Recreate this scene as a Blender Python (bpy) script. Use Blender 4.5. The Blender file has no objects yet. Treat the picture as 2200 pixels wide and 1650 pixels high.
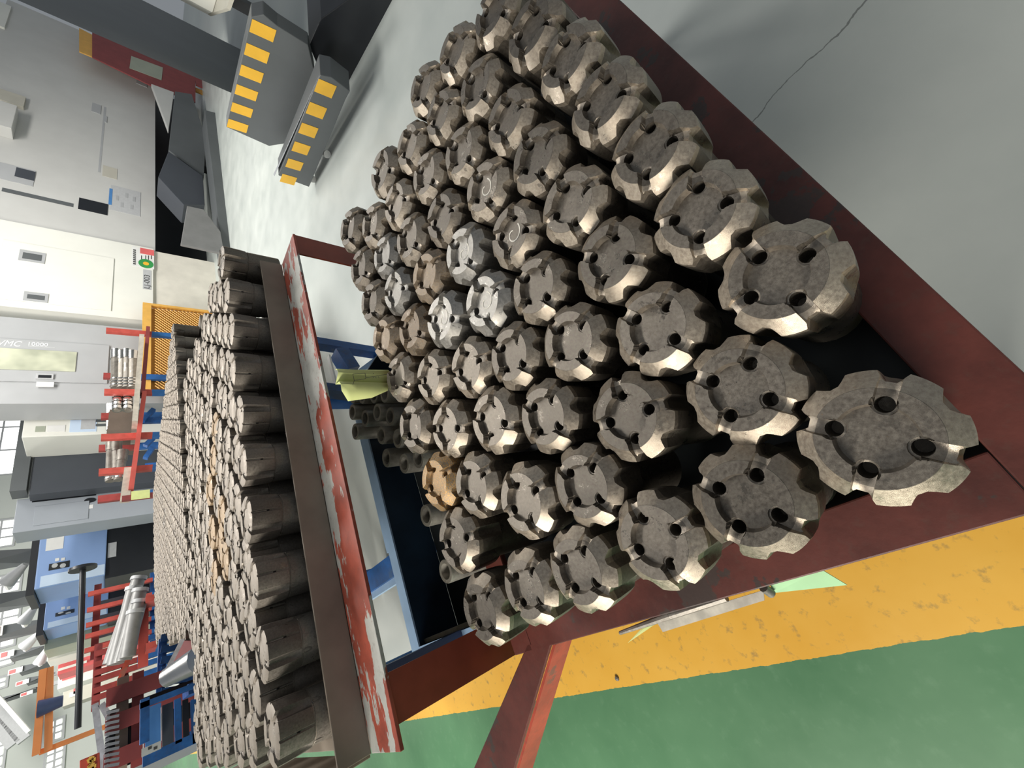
import bpy, bmesh, math, random
from mathutils import Vector, Matrix
from mathutils.geometry import delaunay_2d_cdt
random.seed(7)
C = bpy.context.scene.collection
SC = bpy.context.scene

# ------------------------------------------------------------------ camera
F_PX, PITCH, ROLL, YAW, EYE = 878.14, 0.760560, 0.0392784, -0.615191, 1.45
_c, _s = math.cos, math.sin
_di = Vector((_c(ROLL), _s(ROLL), 0)); _ez = Vector((0, 0, 1))
_dn = _di * _c(PITCH) + _ez * _s(PITCH)
_fw = -_di * _s(PITCH) + _ez * _c(PITCH)
_rt = _dn.cross(_fw)
_d = _fw * _c(YAW) + _rt * _s(YAW)
_a = -_fw * _s(YAW) + _rt * _c(YAW)
AX = (_a, _d, -_dn)                                   # world x, y, z seen in lens axes
def to_world(v): return Vector((AX[0].dot(v), AX[1].dot(v), AX[2].dot(v)))
cam_x, cam_y, cam_z = to_world(Vector((1, 0, 0))), to_world(Vector((0, -1, 0))), to_world(Vector((0, 0, -1)))
cd = bpy.data.cameras.new('camera'); cam = bpy.data.objects.new('camera', cd); C.objects.link(cam)
M = Matrix.Identity(4)
for i in range(3):
    M[i][0], M[i][1], M[i][2] = cam_x[i], cam_y[i], cam_z[i]
M[0][3], M[1][3], M[2][3] = 0, 0, EYE
cam.matrix_world = M
cd.sensor_fit = 'HORIZONTAL'; cd.sensor_width = 36; cd.lens = F_PX / 2200 * 36
cd.clip_start = 0.02; cd.clip_end = 200
SC.camera = cam
EYEV = Vector((0, 0, EYE))
def ray(px, py): return to_world(Vector((px - 1100, py - 825, F_PX)))
def onz(px, py, z): r = ray(px, py); return EYEV + r * ((z - EYE) / r.z)
def ony(px, py, y): r = ray(px, py); return EYEV + r * (y / r.y)
def onx(px, py, x): r = ray(px, py); return EYEV + r * (x / r.x)
def onpl(px, py, p, n): r = ray(px, py); return EYEV + r * ((p - EYEV).dot(n) / r.dot(n))

# ------------------------------------------------------------------ light and exposure
SC.view_settings.view_transform = 'Standard'; SC.view_settings.look = 'None'
SC.view_settings.gamma = 1.0; SC.view_settings.use_curve_mapping = False
SC.view_settings.exposure = 0.0
w = bpy.data.worlds.new('World'); SC.world = w; w.use_nodes = True
w.node_tree.nodes['Background'].inputs[0].default_value = (0.86, 0.93, 1.0, 1)
w.node_tree.nodes['Background'].inputs[1].default_value = 0.25
def area(name, loc, target, sx, sy, energy, col=(1, 0.97, 0.92)):
    l = bpy.data.lights.new(name, 'AREA'); l.shape = 'RECTANGLE'; l.size = sx; l.size_y = sy
    l.energy = energy; l.color = col
    o = bpy.data.objects.new(name, l); C.objects.link(o); o.location = loc
    o.rotation_euler = (Vector(target) - Vector(loc)).to_track_quat('-Z', 'Y').to_euler()
    return o
area('window_daylight', (-5.2, 2.2, 3.6), (0.5, 0.9, 0.7), 3.6, 1.8, 520, (1, 0.94, 0.84))
area('high_bay_lamp', (3.2, 5.6, 5.5), (3.2, 5.2, 0), 4.0, 1.0, 370)
area('high_bay_lamp', (8.0, 4.5, 5.5), (8.0, 5.0, 0), 4.0, 1.0, 360)
area('high_bay_lamp', (3.0, 16.0, 7.5), (3.0, 18.5, 0), 9.0, 4.0, 1500)

# ------------------------------------------------------------------ materials
MATS = {}
def nodes(name, rough=0.5, metal=0.0, spec=0.5):
    m = bpy.data.materials.new(name); m.use_nodes = True; nt = m.node_tree
    b = nt.nodes['Principled BSDF']
    b.inputs['Roughness'].default_value = rough; b.inputs['Metallic'].default_value = metal
    b.inputs['Specular IOR Level'].default_value = spec
    MATS[name] = m
    return m, nt, b
def N(nt, t, **kw):
    n = nt.nodes.new(t)
    for k, v in kw.items():
        if k in n.inputs: n.inputs[k].default_value = v
        else: setattr(n, k, v)
    return n
def ramp(nt, fac, stops, interp='LINEAR'):
    r = nt.nodes.new('ShaderNodeValToRGB'); r.color_ramp.interpolation = interp
    e = r.color_ramp.elements
    while len(e) < len(stops): e.new(0.5)
    for i, (p, c) in enumerate(stops):
        e[i].position = p; e[i].color = (*c, 1) if len(c) == 3 else c
    nt.links.new(fac, r.inputs[0]); return r.outputs[0]
def coords(nt, kind='Object', scale=(1, 1, 1)):
    t = nt.nodes.new('ShaderNodeTexCoord'); mp = nt.nodes.new('ShaderNodeMapping')
    mp.inputs['Scale'].default_value = scale
    nt.links.new(t.outputs[kind], mp.inputs[0]); return mp.outputs[0]
def noise(nt, vec, scale, detail=4, rough=0.55):
    n = N(nt, 'ShaderNodeTexNoise'); n.inputs['Scale'].default_value = scale
    n.inputs['Detail'].default_value = detail; n.inputs['Roughness'].default_value = rough
    nt.links.new(vec, n.inputs['Vector']); return n.outputs['Fac']
def mix(nt, fac, a, b, mode='MIX'):
    m = nt.nodes.new('ShaderNodeMix'); m.data_type = 'RGBA'; m.blend_type = mode
    for sock, v in ((m.inputs[0], fac), (m.inputs[6], a), (m.inputs[7], b)):
        if hasattr(v, 'node'): nt.links.new(v, sock)
        elif isinstance(v, (int, float)): sock.default_value = v
        else: sock.default_value = (*v, 1)
    return m.outputs[2]
def math_(nt, op, a, b=0.0):
    m = nt.nodes.new('ShaderNodeMath'); m.operation = op
    for sock, v in ((m.inputs[0], a), (m.inputs[1], b)):
        if hasattr(v, 'node'): nt.links.new(v, sock)
        else: sock.default_value = v
    return m.outputs[0]
def bump(nt, b, h, strength=0.2, dist=0.01):
    n = nt.nodes.new('ShaderNodeBump'); n.inputs['Strength'].default_value = strength
    n.inputs['Distance'].default_value = dist
    nt.links.new(h, n.inputs['Height']); nt.links.new(n.outputs[0], b.inputs['Normal'])

def plain(name, col, rough=0.5, metal=0.0, var=0.12, scale=6.0, bmp=0.0):
    m, nt, b = nodes(name, rough, metal)
    v = coords(nt)
    f = noise(nt, v, scale, 5)
    dark = tuple(c * (1 - var) for c in col); light = tuple(min(1, c * (1 + var)) for c in col)
    nt.links.new(ramp(nt, f, [(0.3, dark), (0.7, light)]), b.inputs['Base Color'])
    if bmp: bump(nt, b, f, bmp)
    return m
def glow(name, col, strength):
    m, nt, b = nodes(name, 0.5)
    b.inputs['Base Color'].default_value = (*col, 1)
    b.inputs['Emission Color'].default_value = (*col, 1); b.inputs['Emission Strength'].default_value = strength
    return m

def steel(name, c1, c2, metal, r0, r1, rust=None, rust_amt=0.0, scale=14.0, bevel=0.0, lit_dust=None):
    m, nt, b = nodes(name, 0.5, metal)
    oi = nt.nodes.new('ShaderNodeObjectInfo')
    v = coords(nt)
    add = nt.nodes.new('ShaderNodeVectorMath'); add.operation = 'ADD'
    nt.links.new(v, add.inputs[0])
    sc = nt.nodes.new('ShaderNodeVectorMath'); sc.operation = 'SCALE'
    sc.inputs[0].default_value = (37, 19, 53); nt.links.new(oi.outputs['Random'], sc.inputs['Scale'])
    nt.links.new(sc.outputs[0], add.inputs[1])
    f1 = noise(nt, add.outputs[0], scale, 6, 0.62)
    f2 = noise(nt, add.outputs[0], scale * 7, 4, 0.6)
    col = ramp(nt, f1, [(0.32, c1), (0.66, c2)])
    spk = ramp(nt, f2, [(0.28, (0.6, 0.55, 0.5)), (0.45, (1, 1, 1)), (0.72, (1.0, 1.0, 1.0)), (0.78, (1.5, 1.45, 1.35))])
    col = mix(nt, 0.7, col, spk, 'MULTIPLY')
    br = math_(nt, 'ADD', math_(nt, 'MULTIPLY', oi.outputs['Random'], 0.45), 0.78)
    hsv = nt.nodes.new('ShaderNodeHueSaturation'); nt.links.new(col, hsv.inputs['Color']); nt.links.new(br, hsv.inputs['Value'])
    col = hsv.outputs[0]
    if rust:
        f3 = noise(nt, add.outputs[0], scale * 1.7, 7, 0.7)
        k = ramp(nt, f3, [(0.62 - rust_amt, (0, 0, 0)), (0.72 - rust_amt, (1, 1, 1))])
        col = mix(nt, k, col, rust)
    if lit_dust:                                      # up-facing surfaces paler: dusty, with light from above painted in
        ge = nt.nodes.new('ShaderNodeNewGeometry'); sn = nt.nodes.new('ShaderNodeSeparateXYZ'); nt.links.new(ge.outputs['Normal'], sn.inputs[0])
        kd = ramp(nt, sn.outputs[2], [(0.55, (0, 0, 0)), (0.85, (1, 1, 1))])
        col = mix(nt, kd, col, mix(nt, 1.0, ramp(nt, f1, [(0.3, tuple(c * .85 for c in lit_dust)), (0.7, lit_dust)]), spk, 'MULTIPLY'))
    f4 = noise(nt, add.outputs[0], 2.6, 5, 0.7)
    wet = ramp(nt, f4, [(0.56, (0, 0, 0)), (0.64, (1, 1, 1))])
    if bevel:                                     # ground bevel round the rim, with its bright light painted in
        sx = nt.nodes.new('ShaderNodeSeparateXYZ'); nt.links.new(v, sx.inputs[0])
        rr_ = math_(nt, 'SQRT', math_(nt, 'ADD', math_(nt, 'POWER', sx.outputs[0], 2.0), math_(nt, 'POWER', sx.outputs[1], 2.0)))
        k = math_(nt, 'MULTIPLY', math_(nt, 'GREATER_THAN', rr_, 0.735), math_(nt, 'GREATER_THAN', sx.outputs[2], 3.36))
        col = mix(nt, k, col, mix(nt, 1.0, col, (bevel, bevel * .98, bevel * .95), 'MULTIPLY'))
    nt.links.new(col, b.inputs['Base Color'])
    rr = ramp(nt, f1, [(0.3, (r0,) * 3), (0.7, (r1,) * 3)])
    rr = mix(nt, wet, rr, (r0 * .62,) * 3)
    nt.links.new(rr, b.inputs['Roughness'])
    bump(nt, b, f2, 0.16, 0.004)
    return m
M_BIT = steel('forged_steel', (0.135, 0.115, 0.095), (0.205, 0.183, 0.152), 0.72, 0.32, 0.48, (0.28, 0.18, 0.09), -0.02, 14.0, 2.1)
M_BRN = steel('brown_steel', (0.17, 0.135, 0.10), (0.27, 0.22, 0.165), 0.5, 0.34, 0.55, (0.30, 0.17, 0.06), 0.06)
M_RUST = steel('rusty_steel', (0.17, 0.145, 0.115), (0.27, 0.235, 0.18), 0.5, 0.32, 0.55, (0.60, 0.30, 0.05), 0.135, 22.0)
M_SILV = steel('ground_steel', (0.23, 0.22, 0.20), (0.34, 0.325, 0.30), 0.7, 0.30, 0.46)
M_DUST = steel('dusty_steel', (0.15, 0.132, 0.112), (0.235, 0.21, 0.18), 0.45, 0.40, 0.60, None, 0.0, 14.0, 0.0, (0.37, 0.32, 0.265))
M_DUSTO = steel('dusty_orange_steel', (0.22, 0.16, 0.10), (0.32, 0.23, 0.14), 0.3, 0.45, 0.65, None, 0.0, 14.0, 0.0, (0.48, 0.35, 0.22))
M_DARKST = steel('dark_steel', (0.17, 0.155, 0.135), (0.29, 0.27, 0.24), 0.5, 0.35, 0.6)
M_TUBE = steel('hollow_bar_steel', (0.24, 0.225, 0.20), (0.42, 0.40, 0.35), 0.5, 0.3, 0.5)
M_HOLE = plain('hole_black', (0.006, 0.006, 0.006), 0.9)
M_CHALK = plain('chalk', (0.75, 0.72, 0.64), 0.8)
M_CHROME = plain('bright_steel', (0.62, 0.61, 0.6), 0.22, 1.0)

def chipped(name, paint, bare, amt, stretch=(1, 1, 1), rough=0.5, scale=6.0):
    m, nt, b = nodes(name, rough)
    v = coords(nt, 'Object', stretch)
    f = noise(nt, v, scale, 8, 0.6)
    v2 = coords(nt)
    g = noise(nt, v2, 9.0, 6, 0.65)
    g2 = noise(nt, v2, 60.0, 3, 0.6)
    g0 = noise(nt, v2, 3.2, 5, 0.6)
    p = ramp(nt, math_(nt, 'ADD', math_(nt, 'MULTIPLY', g, 0.5), math_(nt, 'MULTIPLY', g0, 0.5)), [(0.36, tuple(c * 0.5 for c in paint)), (0.64, tuple(min(1, c * 1.35) for c in paint))])
    br = ramp(nt, g, [(0.3, tuple(c * 0.75 for c in bare)), (0.7, bare)])
    col = mix(nt, ramp(nt, f, [(amt - 0.006, (1, 1, 1)), (amt + 0.006, (0, 0, 0))]), p, br)
    col = mix(nt, ramp(nt, g2, [(0.3, (0.25,) * 3), (0.45, (0, 0, 0))]), col, (0.10, 0.06, 0.045))
    nt.links.new(col, b.inputs['Base Color']); bump(nt, b, g2, 0.12, 0.003)
    return m
M_REDDARK = chipped('dark_red_paint', (0.115, 0.030, 0.022), (0.07, 0.045, 0.038), 0.44, (1, 1, 1), 0.42, 5)
M_REDCHIP = chipped('chipped_red_paint', (0.36, 0.075, 0.045), (0.50, 0.50, 0.46), 0.475, (0.55, 1.5, 1.5), 0.5, 8)
M_RED = chipped('red_paint', (0.42, 0.065, 0.035), (0.30, 0.10, 0.07), 0.40, (1, 1, 1), 0.45)
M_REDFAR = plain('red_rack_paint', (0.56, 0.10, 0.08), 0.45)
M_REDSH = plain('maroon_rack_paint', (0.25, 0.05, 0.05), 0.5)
M_BLUE = chipped('blue_paint', (0.018, 0.10, 0.32), (0.05, 0.13, 0.30), 0.34, (1, 1, 1), 0.4)
M_BLUELT = plain('pale_blue_paint', (0.28, 0.42, 0.62), 0.5)
M_NAVY = plain('navy_paint', (0.055, 0.075, 0.17), 0.45)
M_TRAY = plain('oily_plate', (0.022, 0.026, 0.028), 0.35, 0.2, 0.4, 3)
M_TRAYS = plain('oily_blue_plate', (0.012, 0.03, 0.06), 0.4, 0.1, 0.4, 4)
M_TAN = plain('dusty_plate', (0.26, 0.215, 0.17), 0.6, 0.1, 0.2)
M_WHITE = plain('cream_enamel', (0.80, 0.80, 0.74), 0.35, 0, 0.03, 2)
M_STAIN = plain('stained_cream', (0.72, 0.69, 0.61), 0.5, 0, 0.10, 3)
M_LTGREY = plain('light_grey_enamel', (0.58, 0.58, 0.56), 0.4, 0, 0.04, 2)
M_GREY = plain('mid_grey_enamel', (0.42, 0.43, 0.44), 0.45, 0, 0.05, 2)
M_BLUGREY = plain('blue_grey_enamel', (0.34, 0.37, 0.41), 0.45, 0, 0.05, 2)
M_DKGREY = plain('dark_grey_enamel', (0.105, 0.115, 0.12), 0.45, 0, 0.08, 2)
M_DKGREY2 = plain('conveyor_grey_enamel', (0.20, 0.20, 0.20), 0.45, 0, 0.1, 4)
M_CHAR = plain('charcoal_enamel', (0.055, 0.062, 0.075), 0.4, 0, 0.08, 2)
M_PIPE = plain('pipe_grey', (0.27, 0.27, 0.265), 0.5, 0.3, 0.15, 12)
M_BLACK = plain('black_enamel', (0.012, 0.014, 0.018), 0.4)
M_GALV = plain('galvanised', (0.56, 0.58, 0.62), 0.35, 0.5, 0.2, 30)
M_YEL = plain('hazard_yellow', (0.83, 0.47, 0.04), 0.45, 0, 0.06, 8)
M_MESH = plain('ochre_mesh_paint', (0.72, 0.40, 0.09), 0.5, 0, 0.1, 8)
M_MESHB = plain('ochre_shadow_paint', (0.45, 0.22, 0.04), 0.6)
M_SKY = plain('sky_blue_enamel', (0.27, 0.41, 0.72), 0.4, 0, 0.04, 2)
M_PALEBL = plain('pale_blue_enamel', (0.60, 0.73, 0.90), 0.4, 0, 0.04, 2)
M_BEIGE = plain('beige_enamel', (0.52, 0.50, 0.43), 0.5, 0, 0.06, 3)
M_SAGE = plain('sage_enamel', (0.38, 0.41, 0.33), 0.5, 0, 0.06, 3)
M_ORANGE = plain('crane_orange', (0.80, 0.27, 0.08), 0.5, 0, 0.08, 2)
M_PAPER = plain('lime_paper', (0.66, 0.72, 0.30), 0.7, 0, 0.05, 20)
M_PAPERG = plain('mint_paper', (0.42, 0.72, 0.40), 0.7, 0, 0.05, 20)
M_CARD = plain('grubby_card', (0.62, 0.58, 0.50), 0.7, 0, 0.25, 30)
M_INK = plain('ink', (0.06, 0.06, 0.06), 0.7)
M_INKW = plain('white_ink', (0.86, 0.87, 0.87), 0.6)
M_LABEL = plain('label_white', (0.78, 0.78, 0.76), 0.5, 0, 0.04)
M_LABG = plain('label_grey', (0.50, 0.51, 0.52), 0.5, 0, 0.05, 20)
M_GREEN = plain('sticker_green', (0.04, 0.30, 0.08), 0.5)
M_STRED = plain('sticker_red', (0.72, 0.14, 0.14), 0.5)
M_STBLUE = plain('sticker_blue', (0.07, 0.22, 0.50), 0.5)
M_GOLD = plain('gold_lettering', (0.85, 0.50, 0.10), 0.5)
M_SIGN = plain('sign_red', (0.55, 0.08, 0.05), 0.5)
M_WOOD = plain('old_board', (0.50, 0.45, 0.38), 0.7, 0, 0.2, 12)
M_DKBROWN = plain('dark_oily_wood', (0.12, 0.09, 0.07), 0.7)
M_WALL = plain('wall_paint', (0.60, 0.63, 0.59), 0.8, 0, 0.05, 0.4)
M_WIN = glow('daylight_pane', (1.0, 1.0, 0.97), 1.6)
M_GLASS, _nt, _b = nodes('door_glass', 0.12, 0.0, 0.8)
_v = coords(_nt); _f = noise(_nt, _v, 3.0, 2)
_nt.links.new(ramp(_nt, _f, [(0.35, (0.42, 0.44, 0.34)), (0.65, (0.66, 0.68, 0.52))]), _b.inputs['Base Color'])  # pale yellowish reflection painted into the glass colour

def two_tone(name, top, low, zcut):
    m, nt, b = nodes(name, 0.45)
    g = nt.nodes.new('ShaderNodeNewGeometry'); sx = nt.nodes.new('ShaderNodeSeparateXYZ')
    nt.links.new(g.outputs['Position'], sx.inputs[0])
    v = coords(nt); n = noise(nt, v, 5)
    z = math_(nt, 'ADD', sx.outputs[2], math_(nt, 'MULTIPLY', n, 0.04))
    k = ramp(nt, math_(nt, 'GREATER_THAN', z, zcut + 0.02), [(0, low), (1, top)])
    dirt = ramp(nt, noise(nt, v, 12, 6), [(0.3, (0.7, 0.66, 0.62)), (0.6, (1, 1, 1))])
    nt.links.new(mix(nt, 0.8, k, dirt, 'MULTIPLY'), b.inputs['Base Color'])
    return m
M_TT_LEG = two_tone('red_over_blue_leg_paint', (0.30, 0.055, 0.03), (0.02, 0.12, 0.36), 0.50)
M_TT = two_tone('red_over_blue_rack_paint', (0.52, 0.09, 0.07), (0.03, 0.15, 0.42), 1.12)
M_TT2 = two_tone('maroon_over_blue_rack_paint', (0.33, 0.055, 0.05), (0.025, 0.12, 0.36), 1.25)

def floor_mat():
    m, nt, b = nodes('epoxy_floor', 0.38, 0.0, 0.45)
    g = nt.nodes.new('ShaderNodeNewGeometry'); sx = nt.nodes.new('ShaderNodeSeparateXYZ')
    nt.links.new(g.outputs['Position'], sx.inputs[0]); P = g.outputs['Position']
    n1 = noise(nt, P, 2.2, 6, 0.6); n2 = noise(nt, P, 26, 5, 0.6); n3 = noise(nt, P, 0.6, 3)
    grey = ramp(nt, n1, [(0.3, (0.46, 0.50, 0.475)), (0.7, (0.545, 0.58, 0.55))])
    grey = mix(nt, ramp(nt, n3, [(0.4, (0, 0, 0)), (0.75, (0.35,) * 3)]), grey, (0.40, 0.43, 0.42))
    yel = ramp(nt, n1, [(0.3, (0.78, 0.41, 0.045)), (0.7, (0.86, 0.49, 0.07))])
    yel = mix(nt, ramp(nt, n2, [(0.30, (0.75,) * 3), (0.42, (0, 0, 0))]), yel, (0.34, 0.22, 0.08))
    grn = ramp(nt, n1, [(0.3, (0.075, 0.20, 0.095)), (0.7, (0.105, 0.255, 0.125))])
    grn = mix(nt, ramp(nt, n2, [(0.55, (0, 0, 0)), (0.8, (0.3,) * 3)]), grn, (0.2, 0.36, 0.22))
    x = math_(nt, 'ADD', sx.outputs[0], math_(nt, 'MULTIPLY', math_(nt, 'SUBTRACT', n2, 0.5), 0.012))
    ky = math_(nt, 'LESS_THAN', x, -0.225); kg = math_(nt, 'LESS_THAN', x, -0.477)
    col = mix(nt, ky, grey, yel); col = mix(nt, kg, col, grn)
    # hairline cracks: distance to a wandering line
    def line(p, q, wd):
        dx, dy = q[0] - p[0], q[1] - p[1]; L = math.hypot(dx, dy); nx, ny = -dy / L, dx / L
        wob = math_(nt, 'MULTIPLY', math_(nt, 'SUBTRACT', noise(nt, P, 9, 4), 0.5), 0.06)
        dd = math_(nt, 'ADD', math_(nt, 'MULTIPLY', sx.outputs[0], nx), math_(nt, 'MULTIPLY', sx.outputs[1], ny))
        dd = math_(nt, 'ABSOLUTE', math_(nt, 'ADD', math_(nt, 'SUBTRACT', dd, p[0] * nx + p[1] * ny), wob))
        tt = math_(nt, 'ADD', math_(nt, 'MULTIPLY', sx.outputs[0], dx / L), math_(nt, 'MULTIPLY', sx.outputs[1], dy / L))
        t0 = p[0] * dx / L + p[1] * dy / L
        a = math_(nt, 'MULTIPLY', math_(nt, 'GREATER_THAN', tt, t0), math_(nt, 'LESS_THAN', tt, t0 + L))
        return math_(nt, 'MULTIPLY', math_(nt, 'LESS_THAN', dd, wd), a)
    c0, c1 = onz(1610, 262, 0), onz(1875, -10, 0)
    col = mix(nt, math_(nt, 'MULTIPLY', line(c0, c1, 0.0022), 0.8), col, (0.16, 0.17, 0.16))
    nt.links.new(col, b.inputs['Base Color'])
    nt.links.new(ramp(nt, n1, [(0.3, (0.30,) * 3), (0.7, (0.5,) * 3)]), b.inputs['Roughness'])
    bump(nt, b, n2, 0.05, 0.004)
    return m
M_FLOOR = floor_mat()

# ------------------------------------------------------------------ mesh helpers
class MB:
    def __init__(self): self.bm = bmesh.new()
    def quad(self, *p):
        return self.bm.faces.new([self.bm.verts.new(q) for q in p])
    def hull8(self, bot, top):
        b = [self.bm.verts.new(p) for p in bot]; t = [self.bm.verts.new(p) for p in top]; n = len(b)
        self.bm.faces.new(b[::-1]); self.bm.faces.new(t)
        for i in range(n): self.bm.faces.new((b[i], b[(i + 1) % n], t[(i + 1) % n], t[i]))
        return self
    def box(self, x0, x1, y0, y1, z0, z1):
        if x0 > x1: x0, x1 = x1, x0
        if y0 > y1: y0, y1 = y1, y0
        if z0 > z1: z0, z1 = z1, z0
        return self.hull8([(x0, y0, z0), (x1, y0, z0), (x1, y1, z0), (x0, y1, z0)],
                          [(x0, y0, z1), (x1, y0, z1), (x1, y1, z1), (x0, y1, z1)])
    def prism(self, pts, off):
        off = Vector(off); return self.hull8([Vector(p) for p in pts], [Vector(p) + off for p in pts])
    def bar(self, p, q, w, h, up=(0, 0, 1)):
        p, q = Vector(p), Vector(q); d = (q - p).normalized(); up = Vector(up)
        s = d.cross(up)
        if s.length < 1e-4: s = d.cross(Vector((1, 0, 0)))
        s.normalize(); u = s.cross(d).normalized()
        c = [(-w / 2, -h / 2), (w / 2, -h / 2), (w / 2, h / 2), (-w / 2, h / 2)]
        return self.hull8([p + s * a + u * b for a, b in c], [q + s * a + u * b for a, b in c])
    def tube(self, p, q, r, seg=14, r2=None, cap=True):
        p, q = Vector(p), Vector(q); d = (q - p).normalized()
        s = d.cross(Vector((0, 0, 1)))
        if s.length < 1e-4: s = Vector((1, 0, 0))
        s.normalize(); u = s.cross(d).normalized(); r2 = r if r2 is None else r2
        A = [self.bm.verts.new(p + (s * math.cos(t) + u * math.sin(t)) * r) for t in [2 * math.pi * i / seg for i in range(seg)]]
        B = [self.bm.verts.new(q + (s * math.cos(t) + u * math.sin(t)) * r2) for t in [2 * math.pi * i / seg for i in range(seg)]]
        for i in range(seg): self.bm.faces.new((A[i], A[(i + 1) % seg], B[(i + 1) % seg], B[i]))
        if cap: self.bm.faces.new(A[::-1]); self.bm.faces.new(B)
        return self
    def lathe(self, prof, seg=20, c=(0, 0)):
        rings = []
        for r, z in prof:
            rings.append([self.bm.verts.new((c[0] + r * math.cos(2 * math.pi * i / seg), c[1] + r * math.sin(2 * math.pi * i / seg), z)) for i in range(seg)])
        for a, b in zip(rings, rings[1:]):
            for i in range(seg): self.bm.faces.new((a[i], a[(i + 1) % seg], b[(i + 1) % seg], b[i]))
        return self
    def mesh(self, name, mat, smooth=None, bevel=0.0):
        bmesh.ops.recalc_face_normals(self.bm, faces=self.bm.faces)
        if bevel:
            bmesh.ops.bevel(self.bm, geom=[e for e in self.bm.edges if len(e.link_faces) == 2 and e.calc_face_angle(0) > 0.6], offset=bevel, segments=2, affect='EDGES', profile=0.6)
        me = bpy.data.meshes.new(name); self.bm.to_mesh(me); self.bm.free()
        me.materials.append(mat)
        if smooth is not None:
            for p in me.polygons: p.use_smooth = True
            me.set_sharp_from_angle(angle=math.radians(smooth))
        return me
    def build(self, name, mat, parent=None, smooth=None, bevel=0.0):
        o = bpy.data.objects.new(name, self.mesh(name, mat, smooth, bevel)); C.objects.link(o)
        if parent: attach(o, parent)
        return o
def attach(o, parent):
    o.parent = parent
    if parent.type == 'EMPTY' or True:
        # parts are modelled in world space; undo the parent's own transform
        mw = Matrix.Identity(4); p = parent; chain = []
        while p: chain.append(p); p = p.parent
        for p in reversed(chain):
            mw = mw @ (p.matrix_parent_inverse @ p.matrix_basis) if p.parent else mw @ p.matrix_basis
        o.matrix_parent_inverse = mw.inverted()
def tag(o, label, cat, group=None):
    o['label'] = label; o['category'] = cat
    if group: o['group'] = group
    return o
def thing(name, loc, label, cat, group=None, rz=0.0):
    o = bpy.data.objects.new(name, None); C.objects.link(o); o.empty_display_size = 0.1
    o.location = loc; o.rotation_euler = (0, 0, rz)
    return tag(o, label, cat, group)
def struct(o): o['kind'] = 'structure'; return o
def boxpart(name, mat, parent, *a, bevel=0.0): return MB().box(*a).build(name, mat, parent, None, bevel)
def rect(x0, y0, x1, y1, Y):
    """pixel rectangle (x0 upper edge, x1 lower edge, y0 right, y1 left) on the plane y = Y -> X0, X1, Z0, Z1"""
    xm, ym = (x0 + x1) / 2, (y0 + y1) / 2
    return ony(xm, y1, Y).x, ony(xm, y0, Y).x, ony(x1, ym, Y).z, ony(x0, ym, Y).z
def plate(name, mat, parent, px, Y, th=0.02, bevel=0.0):
    X0, X1, Z0, Z1 = rect(*px, Y)
    return boxpart(name, mat, parent, X0, X1, Y - th, Y, Z0, Z1, bevel=bevel)
ORD = ['first', 'second', 'third', 'fourth', 'fifth', 'sixth', 'seventh', 'eighth', 'ninth', 'tenth', 'eleventh', 'twelfth', 'thirteenth', 'fourteenth', 'fifteenth', 'sixteenth', 'seventeenth', 'eighteenth', 'nineteenth', 'twentieth']

# ------------------------------------------------------------------ the setting
struct(MB().box(-14, 26, -4, 26, -0.08, 0).build('floor', M_FLOOR))
struct(MB().box(-14, 26, 26, 26.3, 0, 11).build('wall_back', M_WALL))
struct(MB().box(-14.3, -14, -4, 26, 0, 11).build('wall_left', M_WALL))

# ------------------------------------------------------------------ drill bits
CR, HR, HRAD, WF, ZP, CH = 0.47, 0.50, 0.118, 0.128, 0.16, 0.73
# rim notches: (half angle, depth, flat share) at the four flutes and at the four places between them
RIM_FRONT = ((0.185, 0.165, 0.45), (0.22, 0.135, 0.30))
RIM_DUSTY = ((0.20, 0.17, 0.45), (0.06, 0.05, 0.3))
RIM = RIM_FRONT
def rim_r(t, fade=0.0):
    q = t % (math.pi / 2); r = 1.0
    for c, (w_, dp, fl), k in ((0.0, RIM[0], 0), (math.pi / 4, RIM[1], 1), (math.pi / 2, RIM[0], 0)):
        a = abs(q - c) / w_
        if a < 1:
            u = max(0.0, (a - fl) / (1 - fl)); sm = u ** 1.35
            r = min(r, 1 - dp * (1 - sm) * max(0.0, 1 - fade))
    return r
def face_z(x, y, zp, drop, CH):
    r = math.hypot(x, y)
    best = -9; per = 9
    for k in range(4):
        a = k * math.pi / 2
        al = x * math.cos(a) + y * math.sin(a); pe = -x * math.sin(a) + y * math.cos(a)
        if math.hypot(al - HR, pe) < HRAD: return -0.55
        if al > best: best, per = al, pe
    near_hole = math.hypot(best - HR, per) < HRAD * 1.32
    if best > HR and abs(per) < WF:
        s = max(0.0, best - 0.70) / 0.3
        return -0.03 - 0.22 * s * s * s - 0.03 * s + 0.035 * (per / WF) ** 2
    if near_hole: return -0.02
    if r < CR: return 0.0
    z = zp * min(1.0, (r - CR) / 0.027) + 0.02 * (r - CR)
    if r > CH: z -= (r - CH) / (1 - CH) * drop
    return z
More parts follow.
